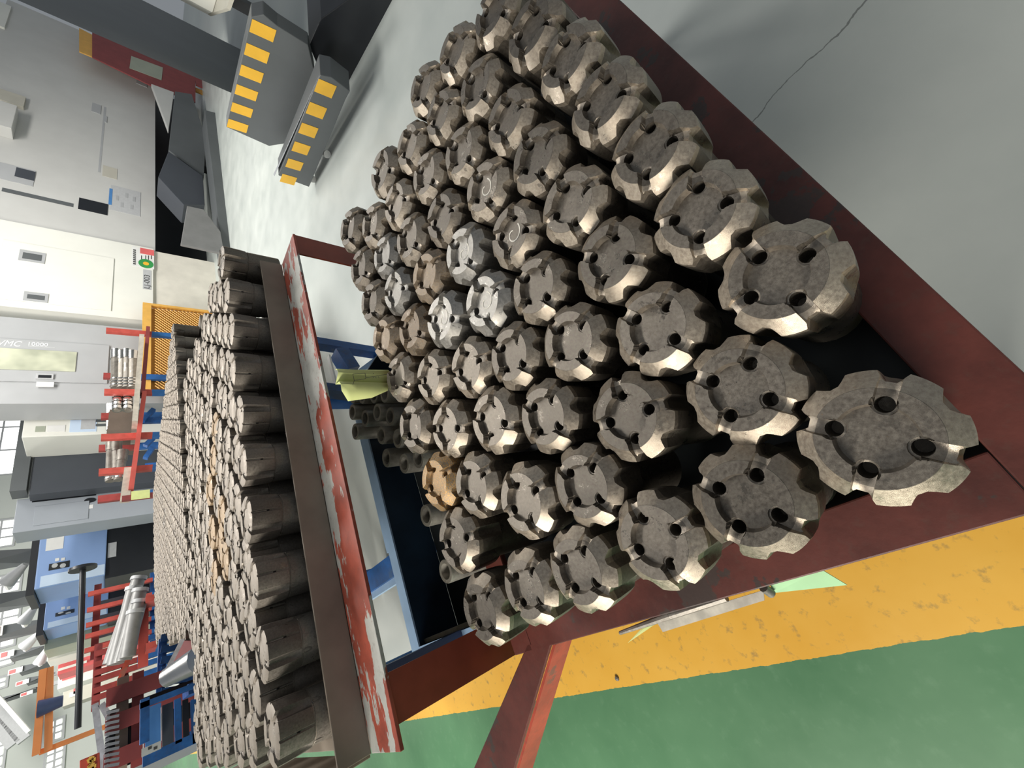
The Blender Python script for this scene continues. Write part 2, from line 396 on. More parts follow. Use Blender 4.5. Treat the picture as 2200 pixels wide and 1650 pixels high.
def head_mesh(name, L, hh, fine, zp=ZP, drop=0.26, CH=CH):
    """cutting head: fluted face from a constrained triangulation, rim with eight notches, skirt below"""
    verts, edges = [], []
    def loop(pts, closed=True):
        i0 = len(verts); verts.extend(Vector(p) for p in pts); n = len(pts)
        for i in range(n if closed else n - 1): edges.append((i0 + i, i0 + (i + 1) % n))
    eps = 0.006; n = 112 if fine else 64
    ts = []
    for k in range(4):
        for j in range(n // 4): ts.append(k * math.pi / 2 + (j + 0.001) / (n // 4) * math.pi / 2)
    # make the notch corners land on vertices
    extra = []
    for k in range(4):
        for c, (w_, dp, fl) in ((0, RIM[0]), (math.pi / 4, RIM[1])):
            for f in (-1, -0.82, -0.64, -fl, 0, fl, 0.64, 0.82, 1): extra.append((k * math.pi / 2 + c + f * w_) % (2 * math.pi))
    def free(t):
        q = t % (math.pi / 2)
        for c, w_ in ((0, RIM[0][0]), (math.pi / 4, RIM[1][0]), (math.pi / 2, RIM[0][0])):
            if abs(q - c) < w_ * 1.1: return False
        return True
    ts = sorted([t for t in ts if free(t)] + extra)
    loop([(rim_r(t) * math.cos(t), rim_r(t) * math.sin(t)) for t in ts]); nr = len(ts)
    def circ(r, m, c=(0, 0), a0=0.0): loop([(c[0] + r * math.cos(a0 + 2 * math.pi * i / m), c[1] + r * math.sin(a0 + 2 * math.pi * i / m)) for i in range(m)])
    mc = 48 if fine else 28
    circ(CR - eps, mc); circ(CR + 0.028, mc, a0=0.03); circ(CH, mc, a0=0.01)
    mh = 18 if fine else 10
    for k in range(4):
        a = k * math.pi / 2; ca, sa = math.cos(a), math.sin(a)
        c = (HR * ca, HR * sa)
        circ(HRAD - eps, mh, c); circ(HRAD + eps, mh, c); circ(HRAD * 1.32, mh, c, 0.1)
        if fine: circ(HRAD * 1.32 + 2 * eps, mh, c, 0.1)
        for pe in (-WF - eps, -WF + eps, -WF * 0.45, WF * 0.45, WF - eps, WF + eps):
            pts = []
            for al in (HR + 0.02, 0.6, 0.7, 0.78, 0.85, 0.90, 0.93, 0.97, 0.985):
                if math.hypot(al, pe) < rim_r(a + math.atan2(pe, al)) - 0.004: pts.append((al * ca - pe * sa, al * sa + pe * ca))
            if len(pts) > 1: loop(pts, False)
    vs, es, fs, ov, oe, of = delaunay_2d_cdt(verts, edges, [], 0, 1e-5)
    omap = {}
    for i, l in enumerate(ov):
        for o_ in l: omap[o_] = i
    bm = bmesh.new(); top = {}
    rim_set = {omap[i] for i in range(nr)}
    def vert(i):
        if i not in top:
            x, y = vs[i]
            z = face_z(x, y, zp, drop, CH) if i not in rim_set else face_z(x * 0.999, y * 0.999, zp, drop, CH)
            top[i] = bm.verts.new((x, y, L + z))
        return top[i]
    for f in fs:
        cx = sum(vs[i][0] for i in f) / len(f); cy = sum(vs[i][1] for i in f) / len(f)
        if math.hypot(cx, cy) > rim_r(math.atan2(cy, cx)) * 0.9995: continue
        try: bm.faces.new([vert(i) for i in f])
        except ValueError: pass
    prev = [vert(omap[i]) for i in range(nr)]
    for zz, rr, dep in ((-0.34, 1.0, 0.0), (-hh * 0.6, 0.985, 0.1), (-hh * 0.85, 0.97, 0.4), (-hh, 0.95, 0.8)):
        cur = [bm.verts.new((rim_r(t, dep) * rr * math.cos(t), rim_r(t, dep) * rr * math.sin(t), L + zz)) for t in ts]
        for i in range(nr): bm.faces.new((prev[i], cur[i], cur[(i + 1) % nr], prev[(i + 1) % nr]))
        prev = cur
    cur = [bm.verts.new((0.72 * math.cos(t), 0.72 * math.sin(t), L - hh - 0.04)) for t in ts]
    for i in range(nr): bm.faces.new((prev[i], cur[i], cur[(i + 1) % nr], prev[(i + 1) % nr]))
    bmesh.ops.recalc_face_normals(bm, faces=bm.faces)
    me = bpy.data.meshes.new(name); bm.to_mesh(me); bm.free(); me.materials.append(M_BIT)
    for p in me.polygons: p.use_smooth = True
    me.set_sharp_from_angle(angle=math.radians(28))
    return me
def shank_mesh(name, L, hh, r, slots=False, seg=24):
    m = MB()
    zt = L - hh + 0.02
    m.lathe([(0.0, 0.0), (r * 0.9, 0.0), (r, 0.06), (r, zt - 0.10), (r * 0.97, zt - 0.09), (r * 0.97, zt), (0.0, zt)], seg)
    return m.mesh(name, M_BIT, 32)
def pointed_slot(name, L, hh, r):
    """tapering run-out of a flute below the head"""
    m = MB(); bm = m.bm; n = 8
    pts = []
    for i in range(n + 1):
        t = i / n; pts.append((0.13 * math.cos(math.pi * t - math.pi / 2 + math.pi / 2), -0.0))
    loop = []
    for k in range(16):
        a = 2 * math.pi * k / 16
        loop.append((0.10 * math.cos(a), (0.16 if math.sin(a) < 0 else 0.05) * math.sin(a)))
    zt = L - hh - 0.12
    a0 = [bm.verts.new((r - 0.002, y, zt + z * 1.6)) for y, z in loop]
    b0 = [bm.verts.new((r + 0.008, y * 0.72, zt + z * 1.25)) for y, z in loop]
    c0 = bm.verts.new((r - 0.03, 0, zt - 0.03))
    for i in range(16):
        bm.faces.new((a0[i], a0[(i + 1) % 16], b0[(i + 1) % 16], b0[i]))
        bm.faces.new((b0[i], b0[(i + 1) % 16], c0))
    return m.mesh(name, M_BIT, 40)
def port_mesh(name, z, r, rad=0.055):
    m = MB(); m.tube((r - 0.05, 0, z), (r + 0.004, 0, z), rad, 12)
    return m.mesh(name, M_HOLE)

HH1, SR1, L1 = 1.05, 0.80, 3.6
HH2, SR2, L2 = 1.15, 0.93, 3.0
ME_HEAD1 = head_mesh('head', L1, HH1, True); ME_SHANK1 = shank_mesh('shank', L1, HH1, SR1)
RIM = RIM_DUSTY
ME_HEAD2 = head_mesh('head', L2, HH2, False, 0.05, 0.07, 0.84); ME_SHANK2 = shank_mesh('shank', L2, HH2, SR2)
ME_SLOT = pointed_slot('flute_runout', L2, HH2, SR2)
ME_PORT = port_mesh('flushing_port', L2 - 0.62, 0.948)
_m = MB(); _m.box(0.90, 0.953, -0.022, 0.022, L2 - 0.56, L2 - 0.10); ME_GROOVE = _m.mesh('port_groove', M_DARKST)
def set_mat(o, mat):
    o.material_slots[0].link = 'OBJECT'; o.material_slots[0].material = mat
def add_part(name, me, parent, mat=None, M=None):
    o = bpy.data.objects.new(name, me); C.objects.link(o); o.parent = parent
    if M is not None: o.matrix_basis = M
    if mat: set_mat(o, mat)
    return o
def bit(loc, R, rz, label, group, kind, mat, tilt=(0, 0), base=None):
    r = thing('drill_bit', loc, label, 'drill bit', group)
    r.scale = (R, R, R if kind == 1 else R); r.rotation_euler = (tilt[0], tilt[1], rz)
    add_part('head', ME_HEAD1 if kind == 1 else ME_HEAD2, r, mat)
    add_part('shank', ME_SHANK1 if kind == 1 else ME_SHANK2, r, mat)
    return r

# front rack: measured bit centres (photo pixels of each face), all faces standing about 0.60 m below the lens
FRONT = [(753,494),(802,481),(853,438),(882,512),(828,548),(776,577),(918,592),(951,465),(912,188),(948,249),(881,314),(824,368),(993,322),(918,374),(1029,179),(1091,258),(1043,402),(977,114),(1060,40),(1140,70),(1222,140),(1300,226),(1390,325),(1495,450),(1656,585),(1151,342),(1225,438),(1104,505),(997,542),(953,686),(1044,648),(886,706),(827,727),(851,623),(801,648),(1151,612),(1229,733),(1103,764),(1009,786),(929,811),(859,809),(1318,560),(1060,905),(965,918),(890,914),(940,1036),(1020,1041),(1128,1078),(1254,1039),(983,1164),(1039,1307),(1132,1261),(1245,1223),(1408,1158),(1349,896),(1176,894),(1410,703),(1588,829),(1881,935),(1605,1070)]
HOLEPX = {(1881,935):(1902,875),(1588,829):(1605,782),(1656,585):(1717,559),(1605,1070):(1625,1019),(1408,1158):(1440,1143),(1245,1223):(1272,1243),(1132,1261):(1152,1281),(1039,1307):(1055,1328),(1254,1039):(1280,1063),(1349,896):(1380,886),(1176,894):(1197,908),(1410,703):(1441,720),(1318,560):(1342,560),(1495,450):(1503,484),(1390,325):(1389,358),(1128,1078):(1145,1063),(1020,1041):(1032,1067),(983,1164):(998,1159),(1229,733):(1252,758),(1300,226):(1314,215),(1222,140):(1217,162),(1151,342):(1164,370),(1225,438):(1236,474),(1104,505):(1124,495),(1151,612):(1175,636),(1103,764):(1123,779),(1009,786):(1026,776),(1044,648):(1055,682),(953,686):(974,686),(997,542):(1016,564)}
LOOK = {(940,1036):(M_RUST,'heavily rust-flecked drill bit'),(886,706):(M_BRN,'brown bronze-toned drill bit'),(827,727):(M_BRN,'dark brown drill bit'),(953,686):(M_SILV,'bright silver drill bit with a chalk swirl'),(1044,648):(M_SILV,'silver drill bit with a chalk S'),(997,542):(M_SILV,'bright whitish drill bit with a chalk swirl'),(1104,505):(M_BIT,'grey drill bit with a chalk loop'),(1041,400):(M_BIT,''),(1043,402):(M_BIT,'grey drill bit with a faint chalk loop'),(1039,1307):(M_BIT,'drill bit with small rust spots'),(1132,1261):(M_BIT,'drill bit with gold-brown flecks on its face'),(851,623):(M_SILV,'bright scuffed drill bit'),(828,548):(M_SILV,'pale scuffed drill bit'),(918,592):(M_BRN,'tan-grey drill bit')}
CHALK = {(953,686),(1044,648),(997,542),(1104,505),(1043,402)}
TOPZ = EYE - 0.600
pos = {b: onz(b[0], b[1], TOPZ) for b in FRONT}
keys = list(FRONT)
for it in range(30):                       # push apart the few that would touch
    for i in range(len(keys)):
        for j in range(i):
            a, b = pos[keys[i]], pos[keys[j]]; d = a - b; d.z = 0; L = d.length
            if L < 0.150:
                s = d * ((0.150 - L) / L * 0.5); a += s; b -= s
rows = []
for b in sorted(FRONT, key=lambda k: pos[k].y):
    y = pos[b].y; ri = max(0, min(6, round((y / 0.6 - 0.10) / 0.245)))
    while len(rows) <= ri: rows.append([])
    rows[ri].append(b)
ROWN = ['first row', 'second row', 'third row', 'middle row', 'fifth row', 'sixth row', 'backmost row']
BASEZ1 = {}
for ri, row in enumerate(rows):
    row.sort(key=lambda k: pos[k].x)
    for ci, b in enumerate(row):
        p = pos[b]
        nn = min((Vector((pos[o].x - p.x, pos[o].y - p.y))).length for o in keys if o != b)
        R = max(0.0735, min(0.0845, nn * 0.497))
        if b == (1656, 585): R = nn * 0.499
        if b in HOLEPX:
            h = onz(*HOLEPX[b], TOPZ); rz = math.atan2(h.y - p.y, h.x - p.x)
        else: rz = random.uniform(0, math.pi / 2)
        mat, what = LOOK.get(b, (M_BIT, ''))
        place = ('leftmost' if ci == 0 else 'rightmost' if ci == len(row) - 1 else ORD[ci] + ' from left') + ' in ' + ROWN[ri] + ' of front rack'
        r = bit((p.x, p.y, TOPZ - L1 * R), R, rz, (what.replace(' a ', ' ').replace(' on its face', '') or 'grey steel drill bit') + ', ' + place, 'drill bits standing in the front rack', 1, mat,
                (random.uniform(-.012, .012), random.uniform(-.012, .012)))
        if b in CHALK:
            m = MB(); pr = None
            ph = -rz + random.uniform(-0.4, 0.4)
            for i in range(26):
                t = i / 25
                a = -0.4 + t * 5.6
                rr = 0.09 + 0.23 * t
                q = Vector((rr * math.cos(a + ph) * 0.95, rr * math.sin(a + ph), L1 + 0.008))
                if pr is not None:
                    d = (q - pr).normalized(); n_ = Vector((-d.y, d.x, 0)) * 0.020
                    m.quad(pr - n_, q - n_, q + n_, pr + n_)
                pr = q
            o = bpy.data.objects.new('chalk_mark', m.mesh('chalk_mark', M_CHALK)); C.objects.link(o); o.parent = r

# ------------------------------------------------------------------ front rack
FZ = EYE - 0.81
fx0, fx1, fy0, fy1 = -0.156, 1.56, -0.080, 1.085
ix0, ix1, iy0, iy1 = fx0 + 0.075, fx1 - 0.075, 0.000, fy1 - 0.075
rk = thing('bit_rack', ((fx0 + fx1) / 2, (fy0 + fy1) / 2, 0), 'dark rust-red angle-iron rack nearest the lens, packed with drill bits', 'rack')
def angle_rail(name, p, q, inward, mat, parent, w_=0.08, h_=0.08, t=0.008):
    """angle iron: flange on top reaching inward, web hanging from the outer edge"""
    m = MB(); p, q, n = Vector(p), Vector(q), Vector(inward)
    up = Vector((0, 0, 1))
    m.prism([p, q, q + n * w_, p + n * w_], -up * t)
    m.prism([p - up * t, q - up * t, q - up * t + n * t, p - up * t + n * t], -up * (h_ - t))
    return m.build(name, mat, parent, None, 0.0025)
angle_rail('near_rail', (fx0, fy0, FZ), (fx1, fy0, FZ), (0, 1, 0), M_REDDARK, rk)
angle_rail('far_rail', (fx0, fy1, FZ), (fx1, fy1, FZ), (0, -1, 0), M_REDDARK, rk)
angle_rail('end_rail', (fx0, fy0 + .081, FZ), (fx0, fy1 - .081, FZ), (1, 0, 0), M_REDDARK, rk)
angle_rail('end_rail', (fx1, fy0 + .081, FZ), (fx1, fy1 - .081, FZ), (-1, 0, 0), M_REDDARK, rk)
TRZ = TOPZ - L1 * 0.0845 - 0.004
boxpart('tray_plate', M_TRAY, rk, fx0 + .01, fx1 - .01, fy0 + .01, fy1 - .01, TRZ - 0.02, TRZ - 0.012)
for x in (fx0 + .03, fx1 - .03):
    for y in (fy0 + .03, fy1 - .03):
        MB().box(x - .025, x + .025, y - .025, y + .025, 0, FZ - 0.009).build('leg', M_REDDARK, rk)
hb0, hb1 = onz(1172, 1372, FZ - .004), onz(1035, 1700, FZ - .004)
dv = (hb1 - hb0).normalized(); sd = Vector((0, 0, 1)).cross(dv)
m = MB()
w0, w1 = onz(1172, 1372, FZ), onz(1214, 1392, FZ)
a0, a1 = onz(1128, 1395, FZ), onz(1018, 1650, FZ)
b0, b1 = onz(1180, 1395, FZ), onz(1105, 1650, FZ)
E_ = (a1 - a0) * 0.5
m.prism([a0 - (a1 - a0) * .04, b0 - (b1 - b0) * .04, b1 + (b1 - b0) * .5, a1 + (a1 - a0) * .5], (0, 0, -0.01))
m.build('brace_top', M_REDDARK, rk, None, 0.002)
m = MB(); dn = Vector((0, 0, -0.075))
m.prism([b0 - (b1 - b0) * .04 + Vector((0, 0, -.0105)), b1 + (b1 - b0) * .5 + Vector((0, 0, -.0105)), b1 + (b1 - b0) * .5 + Vector((0, 0, -.0105)) + dn, b0 - (b1 - b0) * .04 + Vector((0, 0, -.0105)) + dn], (b0 - b1).normalized().cross(Vector((0, 0, 1))) * 0.008)
m.build('brace_web', M_RED, rk)  # brighter red than the top: light on this face painted in

# things on the left rail of the front rack
def rail_pt(px, py, dz=-0.02): return onz(px, py, FZ + dz)
def sheet(name, pts, mat, th=0.002):
    m = MB(); m.prism(pts, (0, 0, -th)); return m.build(name, mat)
o = sheet('tag_card', [rail_pt(1412, 1338), rail_pt(1640, 1268), rail_pt(1642, 1290), rail_pt(1424, 1358)], M_CARD)
tag(o, 'grubby white card strip tucked under the left rail of the front rack', 'tag')
o = sheet('mint_paper', [rail_pt(1655, 1258, -.028), rail_pt(1765, 1224, -.028), rail_pt(1820, 1257, -.04), rail_pt(1662, 1274, -.035)], M_PAPERG)
tag(o, 'pale green paper sticking out under the left rail beside the yellow floor stripe', 'paper')
o = sheet('lime_paper', [rail_pt(1412, 1338, -.03), rail_pt(1348, 1382, -.05), rail_pt(1375, 1354, -.04), rail_pt(1405, 1332, -.03)], M_PAPER)
tag(o, 'thin lime paper sliver poking out at the left end of the card strip', 'paper')
m = MB(); m.tube(rail_pt(1332, 1360, -.03), rail_pt(1440, 1322, -.018), 0.004, 8, 0.008); m.tube(rail_pt(1440, 1322, -.018), rail_pt(1560, 1283, -.018), 0.008, 8)
tag(m.build('scriber', M_DARKST, None, 40), 'thin dark pointed rod lying along the left rail above the card', 'rod')
m = MB(); m.tube(rail_pt(1640, 1262, -.015), rail_pt(1657, 1275, -.03), 0.008, 10)
tag(m.build('clip', M_DARKST, None, 40), 'small dark clip at the right end of the card strip', 'clip')

# ------------------------------------------------------------------ lime sheet stuck among the bits
def lime_sheet():
    Y = 1.035
    def P(px, py, dy): q = ony(px, py, Y); return Vector((q.x, Y + dy, q.z))
    m = MB(); bm = m.bm
    prof = [(790, 0.010), (797, -0.012), (808, -0.02), (817, 0.0), (820, 0.014), (824, -0.012), (832, -0.018), (842, -0.006), (856, 0.016)]
    ends = [(722, 835), (721, 836), (722, 837), (723, 836), (724, 834), (726, 833), (728, 833), (733, 833), (752, 800)]
    g = []
    for (py, dy), (xa, xb) in zip(prof, ends):
        row = []
        for i in range(7):
            t = i / 6; row.append(bm.verts.new(P(xa + (xb - xa) * t, py + (822 - py) * 0.10 * t, dy * (1 - 0.6 * t))))
        g.append(row)
    for a, b in zip(g, g[1:]):
        for i in range(6): bm.faces.new((a[i], b[i], b[i + 1], a[i + 1]))
    o = m.build('job_sheet', M_PAPER, None, 50)
    sol = o.modifiers.new('thickness', 'SOLIDIFY'); sol.thickness = 0.0012
    tag(o, 'curled lime-yellow job sheet with a small printed table, stuck behind the bits', 'paper')
    m = MB()
    def L(p, q, wd=0.0012):
        a, b = P(*p, -0.0245), P(*q, -0.0245); m.bar(a, b, wd, 0.0008, (0, 1, 0))
    for p, q in (((752, 813.5), (778, 811)), ((755, 827), (780, 823)), ((752, 813.5), (755, 827)), ((778, 811), (780, 823)), ((755, 827), (752, 836)), ((795, 819.5), (797, 822)), ((800, 819), (802, 821.5)), ((806, 818), (808, 820.5)), ((795, 811), (797, 813)), ((780, 821), (826, 813))): L(p, q)
    m.build('printed_lines', M_INK, o)
lime_sheet()

# ------------------------------------------------------------------ middle rack (red over blue) with dusty bits
S2, H2, DY2 = 0.187, 0.2913, 0.107
Z2 = EYE - H2; Y2 = 1.457
R2 = 0.0712
cells = []
for n in range(14):
    y = Y2 + n * DY2; xr = 1.63 + 0.22 * (y - Y2)
    row = []
    x = -0.085 + (n % 2) * S2 / 2
    while x < xr: row.append((x, y)); x += S2
    cells.append(row)
for n, row in enumerate(cells):
    N_ = len(row)
    for i, (x, y) in enumerate(row):
        rz = random.uniform(0, math.pi / 2) if n > 1 else math.atan2(-y, -x) + math.pi / 4 + random.uniform(-.45, .45); R = R2 * random.uniform(0.97, 1.0)
        j = N_ - 1 - i
        lab = 'dusty brown drill bit, ' + ('rightmost' if j == 0 else ORD[j] + ' from the right') + ' in the ' + (('front' if n == 0 else ORD[n]) + ' row of the middle rack')
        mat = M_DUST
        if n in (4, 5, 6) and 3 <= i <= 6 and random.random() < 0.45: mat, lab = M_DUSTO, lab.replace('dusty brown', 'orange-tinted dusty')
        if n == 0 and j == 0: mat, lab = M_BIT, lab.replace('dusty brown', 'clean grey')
        dz = random.uniform(-0.006, 0.006)
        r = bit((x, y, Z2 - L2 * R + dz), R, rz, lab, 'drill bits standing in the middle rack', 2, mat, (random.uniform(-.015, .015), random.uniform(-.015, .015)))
        if n < 2:
            for k in range(4):
                Mr = Matrix.Rotation(k * math.pi / 2, 4, 'Z')
                if True: add_part('flushing_port', ME_PORT, r, None, Matrix.Rotation(k * math.pi / 2 + math.pi / 4, 4, 'Z')); add_part('port_groove', ME_GROOVE, r, None, Matrix.Rotation(k * math.pi / 2 + math.pi / 4, 4, 'Z'))
                if True: add_part('flute_runout', ME_SLOT, r, mat, Mr)
rb = thing('bit_rack', (0.65, 2.1, 0), 'red-over-blue steel rack with grey chipped front rail, full of dusty drill bits', 'rack')
yf, zt, zb = Y2 - R2 - 0.012, EYE - 0.408, EYE - 0.492
mx0, mx1, my1 = -0.22, 1.56, 2.95
def prism(name, pts, off, mat, parent, bev=0.002):
    m = MB(); m.prism(pts, off); return m.build(name, mat, parent, None, bev)
prism('front_web', [(mx0, yf, zb), (mx1, yf, zb), (mx1, yf, zt), (mx0, yf, zt)], (0, -0.008, 0), M_TAN, rb)
yo = yf - 0.185
prism('front_flange', [(mx0, yf - .009, zb), (mx1, yf - .009, zb), (mx1, yo, zb), (mx0, yo, zb)], (0, 0, -0.010), M_REDCHIP, rb)
prism('side_web', [(mx0, yf + .002, zb), (mx0, my1, zb), (mx0, my1, zt), (mx0, yf + .002, zt)], (-0.008, 0, 0), M_TAN, rb)
xs = 2.0
tz = Z2 - L2 * R2 - 0.008
prism('deck_plate', [(mx0, yf + .001, tz - .014), (mx1, yf + .001, tz - .014), (1.93, 2.95, tz - .014), (mx0, 2.95, tz - .014)], (0, 0, 0.008), M_TAN, rb)
def angle_leg(x, y, sx, sy, z1, mat):
    m = MB(); m.box(x, x + sx * 0.11, y, y + sy * 0.008, 0, z1); m.box(x, x + sx * 0.008, y + sy * 0.008, y + sy * 0.075, 0, z1)
    return m.build('leg', mat, rb)
angle_leg(mx1, yo + .004, -1, 1, zb - .0105, M_TT_LEG)
angle_leg(mx0 + .05, yo + .004, 1, 1, zb - .0105, M_TT_LEG)
angle_leg(1.86, 2.93, -1, -1, tz - .015, M_TT_LEG); angle_leg(mx0 + .02, 2.93, 1, -1, tz - .015, M_TT_LEG)
# navy post and the low blue shelf under the middle rack
def vpost(name, px, py, y, wx, wy, z0, z1, mat, parent):
    q = ony(px, py, y); return boxpart(name, mat, parent, q.x - wx / 2, q.x + wx / 2, y, y + wy, z0, z1)
vpost('navy_post', 905, 1425, 1.62, 0.085, 0.075, 0.0, tz - .015, M_NAVY, rb)
ZT = 0.45
tr = thing('steel_tray', (0.65, 1.55, ZT - .2), 'blue steel tray with pale blue rim standing low under the middle rack', 'tray')
ty1 = onz(900, 1390, ZT).y; tx0 = onz(905, 1385, ZT).x - 0.005; ty0 = 1.15; tx1 = 1.34
def wall(name, x0, x1, y0, y1, z0, z1, mat): return boxpart(name, mat, tr, x0, x1, y0, y1, z0, z1)
wall('rim', tx0, tx1, ty1, ty1 + .075, ZT - .008, ZT, M_BLUELT)
wall('rim', tx0 - .05, tx0, ty0, ty1 + .075, ZT - .008, ZT, M_BLUELT)
wall('side', tx0, tx1, ty1, ty1 + .006, ZT - .22, ZT - .0085, M_TRAYS)
wall('side', tx0 - .006, tx0, ty0, ty1, ZT - .22, ZT - .0085, M_TRAYS)
wall('side', tx1, tx1 + .006, ty0, ty1, ZT - .22, ZT - .0085, M_TRAYS)
wall('side', tx0, tx1, ty0 - .006, ty0, ZT - .22, ZT - .0085, M_TRAYS)
wall('bottom', tx0, tx1, ty0, ty1, ZT - .228, ZT - .2205, M_TRAY)
wall('inner_lip', tx0 + .002, tx0 + .02, ty0, ty1 - .002, ZT - .05, ZT - .03, M_DARKST)
for x in (tx0 + .05, tx1 - .08):
    for y in (ty0 + .05, ty1 - .08): wall('foot', x, x + .04, y, y + .04, 0, ZT - .2285, M_BLUE)
# blue channel behind the tray
bb = thing('blue_channel_beam', (0.9, ty1 + .3, 0.4), 'blue channel beam with pale top flange lying behind the low tray', 'beam')
q0, q1 = onz(762, 905, ZT - .02), onz(842, 1180, ZT - .02)
yb = (q0.y + q1.y) / 2
boxpart('top_flange', M_BLUELT, bb, q1.x, 1.25, yb - .01, yb + .03, ZT - .03, ZT - .022)
boxpart('web', M_BLUE, bb, q1.x, 1.25, ty1 + .08, yb - .012, ZT - .10, ZT - .03)
q2, q3 = onz(792, 1200, ZT - .05), onz(835, 1245, ZT - .05)
boxpart('cross_arm', M_BLUE, bb, q3.x, q1.x - .004, ty1 + .08, q2.y + .25, ZT - .10, ZT - .055)
boxpart('cross_flange', M_BLUELT, bb, q3.x - .035, q3.x - .001, ty1 + .08, q2.y + .25, ZT - .10, ZT - .07)
for x in (q3.x + .05, 1.18): boxpart('foot', M_BLUE, bb, x, x + .05, ty1 + .10, ty1 + .15, 0, ZT - .101)
# blue cross frame at the far right under the rail
cf = thing('blue_trestle', onz(735, 745, 0.3), 'blue steel trestle with braces standing beyond the job sheet', 'trestle')
q = ony(735, 742, 2.15)
m = MB(); a, b = ony(660, 735, 2.15), ony(850, 765, 2.15); m.bar(a, b, .05, .075, (0, 1, 0)); m.build('upright', M_BLUE, cf)
m = MB(); a, b = ony(735, 760, 2.12), ony(770, 800, 2.10); m.bar(ony(728, 757, 2.10), ony(755, 800, 2.10), .08, .11, (0, 1, 0)); m.build('bracket', M_BLUE, cf)
m = MB(); a, b = onz(700, 838, .42), onz(790, 838, .42); m.bar(ony(695, 838, 2.08), ony(800, 852, 2.08), .05, .09, (0, 1, 0)); m.build('lower_arm', M_BLUE, cf)
m = MB(); m.bar(ony(706, 765, 2.07), ony(724, 838, 2.07), .01, .035, (0, 1, 0)); m.build('label_strip', M_LABEL, cf)
m = MB(); m.bar(ony(812, 770, 2.17), ony(772, 800, 2.17), .03, .04, (0, 1, 0)); m.build('brace', M_BLUELT, cf)

# upturned shanks standing in the tray
TUB = [(758,853,'hidden'),(778,850,''),(803,848,''),(826,846,''),(757,882,''),(784,899,''),(810,886,''),(838,895,''),(761,930,''),(819,935,''),(854,942,''),(830,984,''),(868,996,''),(898,984,''),(915,1108,''),(957,1228,'')]
def tube_mesh(R, L):
    m = MB(); m.lathe([(R * .55, 0), (R * .98, 0), (R, L - .006), (R * .96, L), (R * .66, L), (R * .58, L - .02), (R * .55, L - .09), (0.0005, L - .09)], 28)
    return m.mesh('tube', M_TUBE, 35)
ZS = EYE - 0.915; TL = ZS - (ZT - .2205)
TM = tube_mesh(0.0445, TL)
names = ['leftmost at the back beside the lime sheet', 'second at the back under the lime sheet', 'third at the back under the lime sheet', 'fourth at the back behind a rust-free bit', 'tall one nearest the blue beam in the second line', 'greenish one in the second line', 'middle one of the second line', 'right one of the second line', 'left one of the third line near the pale rim', 'middle one of the third line', 'right one of the third line', 'left one of the fourth line', 'middle one of the fourth line', 'right one of the fourth line, half hidden by a bit', 'single one beside the rust-flecked bit', 'single one beside the front-left bits']
tp = []
for (px, py, _), nm in zip(TUB, names):
    q = onz(px, py, ZS)
    tp.append((q, nm))
for it in range(40):
    for i in range(len(tp)):
        for j in range(i):
            d = tp[i][0] - tp[j][0]; d.z = 0
            if d.length < .0905:
                s = d * ((.0905 - d.length) / d.length * .5); tp[i][0].xy += s.xy; tp[j][0].xy -= s.xy
for q, nm in tp:
    y = min(q.y, ty1 - .05)
    t = thing('hollow_shank', (q.x, y, ZS - TL), 'dark hollow steel shank, ' + nm, 'steel tube', 'hollow shanks standing in the low tray')
    add_part('tube', TM, t)

# ------------------------------------------------------------------ back rack
H3 = 0.30; Z3 = EYE - H3; S3 = 0.156; R3 = 0.0594; DY3 = 0.089
A3 = math.radians(11); O3 = Vector((0.46, 3.04)); U = Vector((math.cos(A3), math.sin(A3))); W = Vector((-math.sin(A3), math.cos(A3)))
back = []
for n in range(30):
    for i in range(17):
        p = O3 + U * (i * S3 + (n % 2) * S3 / 2) + W * (n * DY3)
        if p.x > 0.40 + 0.17 * (p.y - 3.04): back.append((n, i, p))
made = len(FRONT) + sum(len(r) for r in cells)
rest = []
for n, i, p in sorted(back, key=lambda t: (t[0], t[1])):
    rz = random.uniform(0, math.pi / 2)
    R = R3 * random.uniform(0.97, 1.0)
    if made >= 298: rest.append((p, R, rz)); continue
    made += 1
    lab = 'dusty brown drill bit, ' + ('rightmost' if i == 16 else ORD[16 - i] + ' from the right') + ' in the ' + (('front' if n == 0 else ORD[n]) + ' row of the back rack')
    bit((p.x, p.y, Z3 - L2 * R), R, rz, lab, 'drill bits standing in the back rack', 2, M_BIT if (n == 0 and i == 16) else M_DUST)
V_, F_ = [], []
for p, R, rz in rest:
    c_, s_ = math.cos(rz) * R, math.sin(rz) * R; zb0 = Z3 - L2 * R
    for me in (ME_HEAD2, ME_SHANK2):
        k = len(V_)
        V_.extend([(p.x + v.co.x * c_ - v.co.y * s_, p.y + v.co.x * s_ + v.co.y * c_, zb0 + v.co.z * R) for v in me.vertices])
        F_.extend([tuple(k + q for q in pl.vertices) for pl in me.polygons])
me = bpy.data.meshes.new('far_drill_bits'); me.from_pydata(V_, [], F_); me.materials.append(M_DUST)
o = bpy.data.objects.new('far_drill_bits', me); C.objects.link(o); o['kind'] = 'stuff'
tag(o, 'dusty brown drill bits filling the far rows of the back rack', 'drill bits')
r3 = thing('bit_rack', (O3.x + 1.4, O3.y + 1.2, 0), 'low rack carrying the farthest block of dusty drill bits', 'rack')
m = MB(); c = [O3 - U * .08 - W * .07, O3 + U * 2.66 - W * .07, O3 + U * 2.66 + W * 2.68, O3 + U * .88 + W * 2.68]
z3 = Z3 - L2 * R3 - .006
m.prism([(q.x, q.y, z3) for q in c], (0, 0, -.02)); m.build('deck_plate', M_TAN, r3)
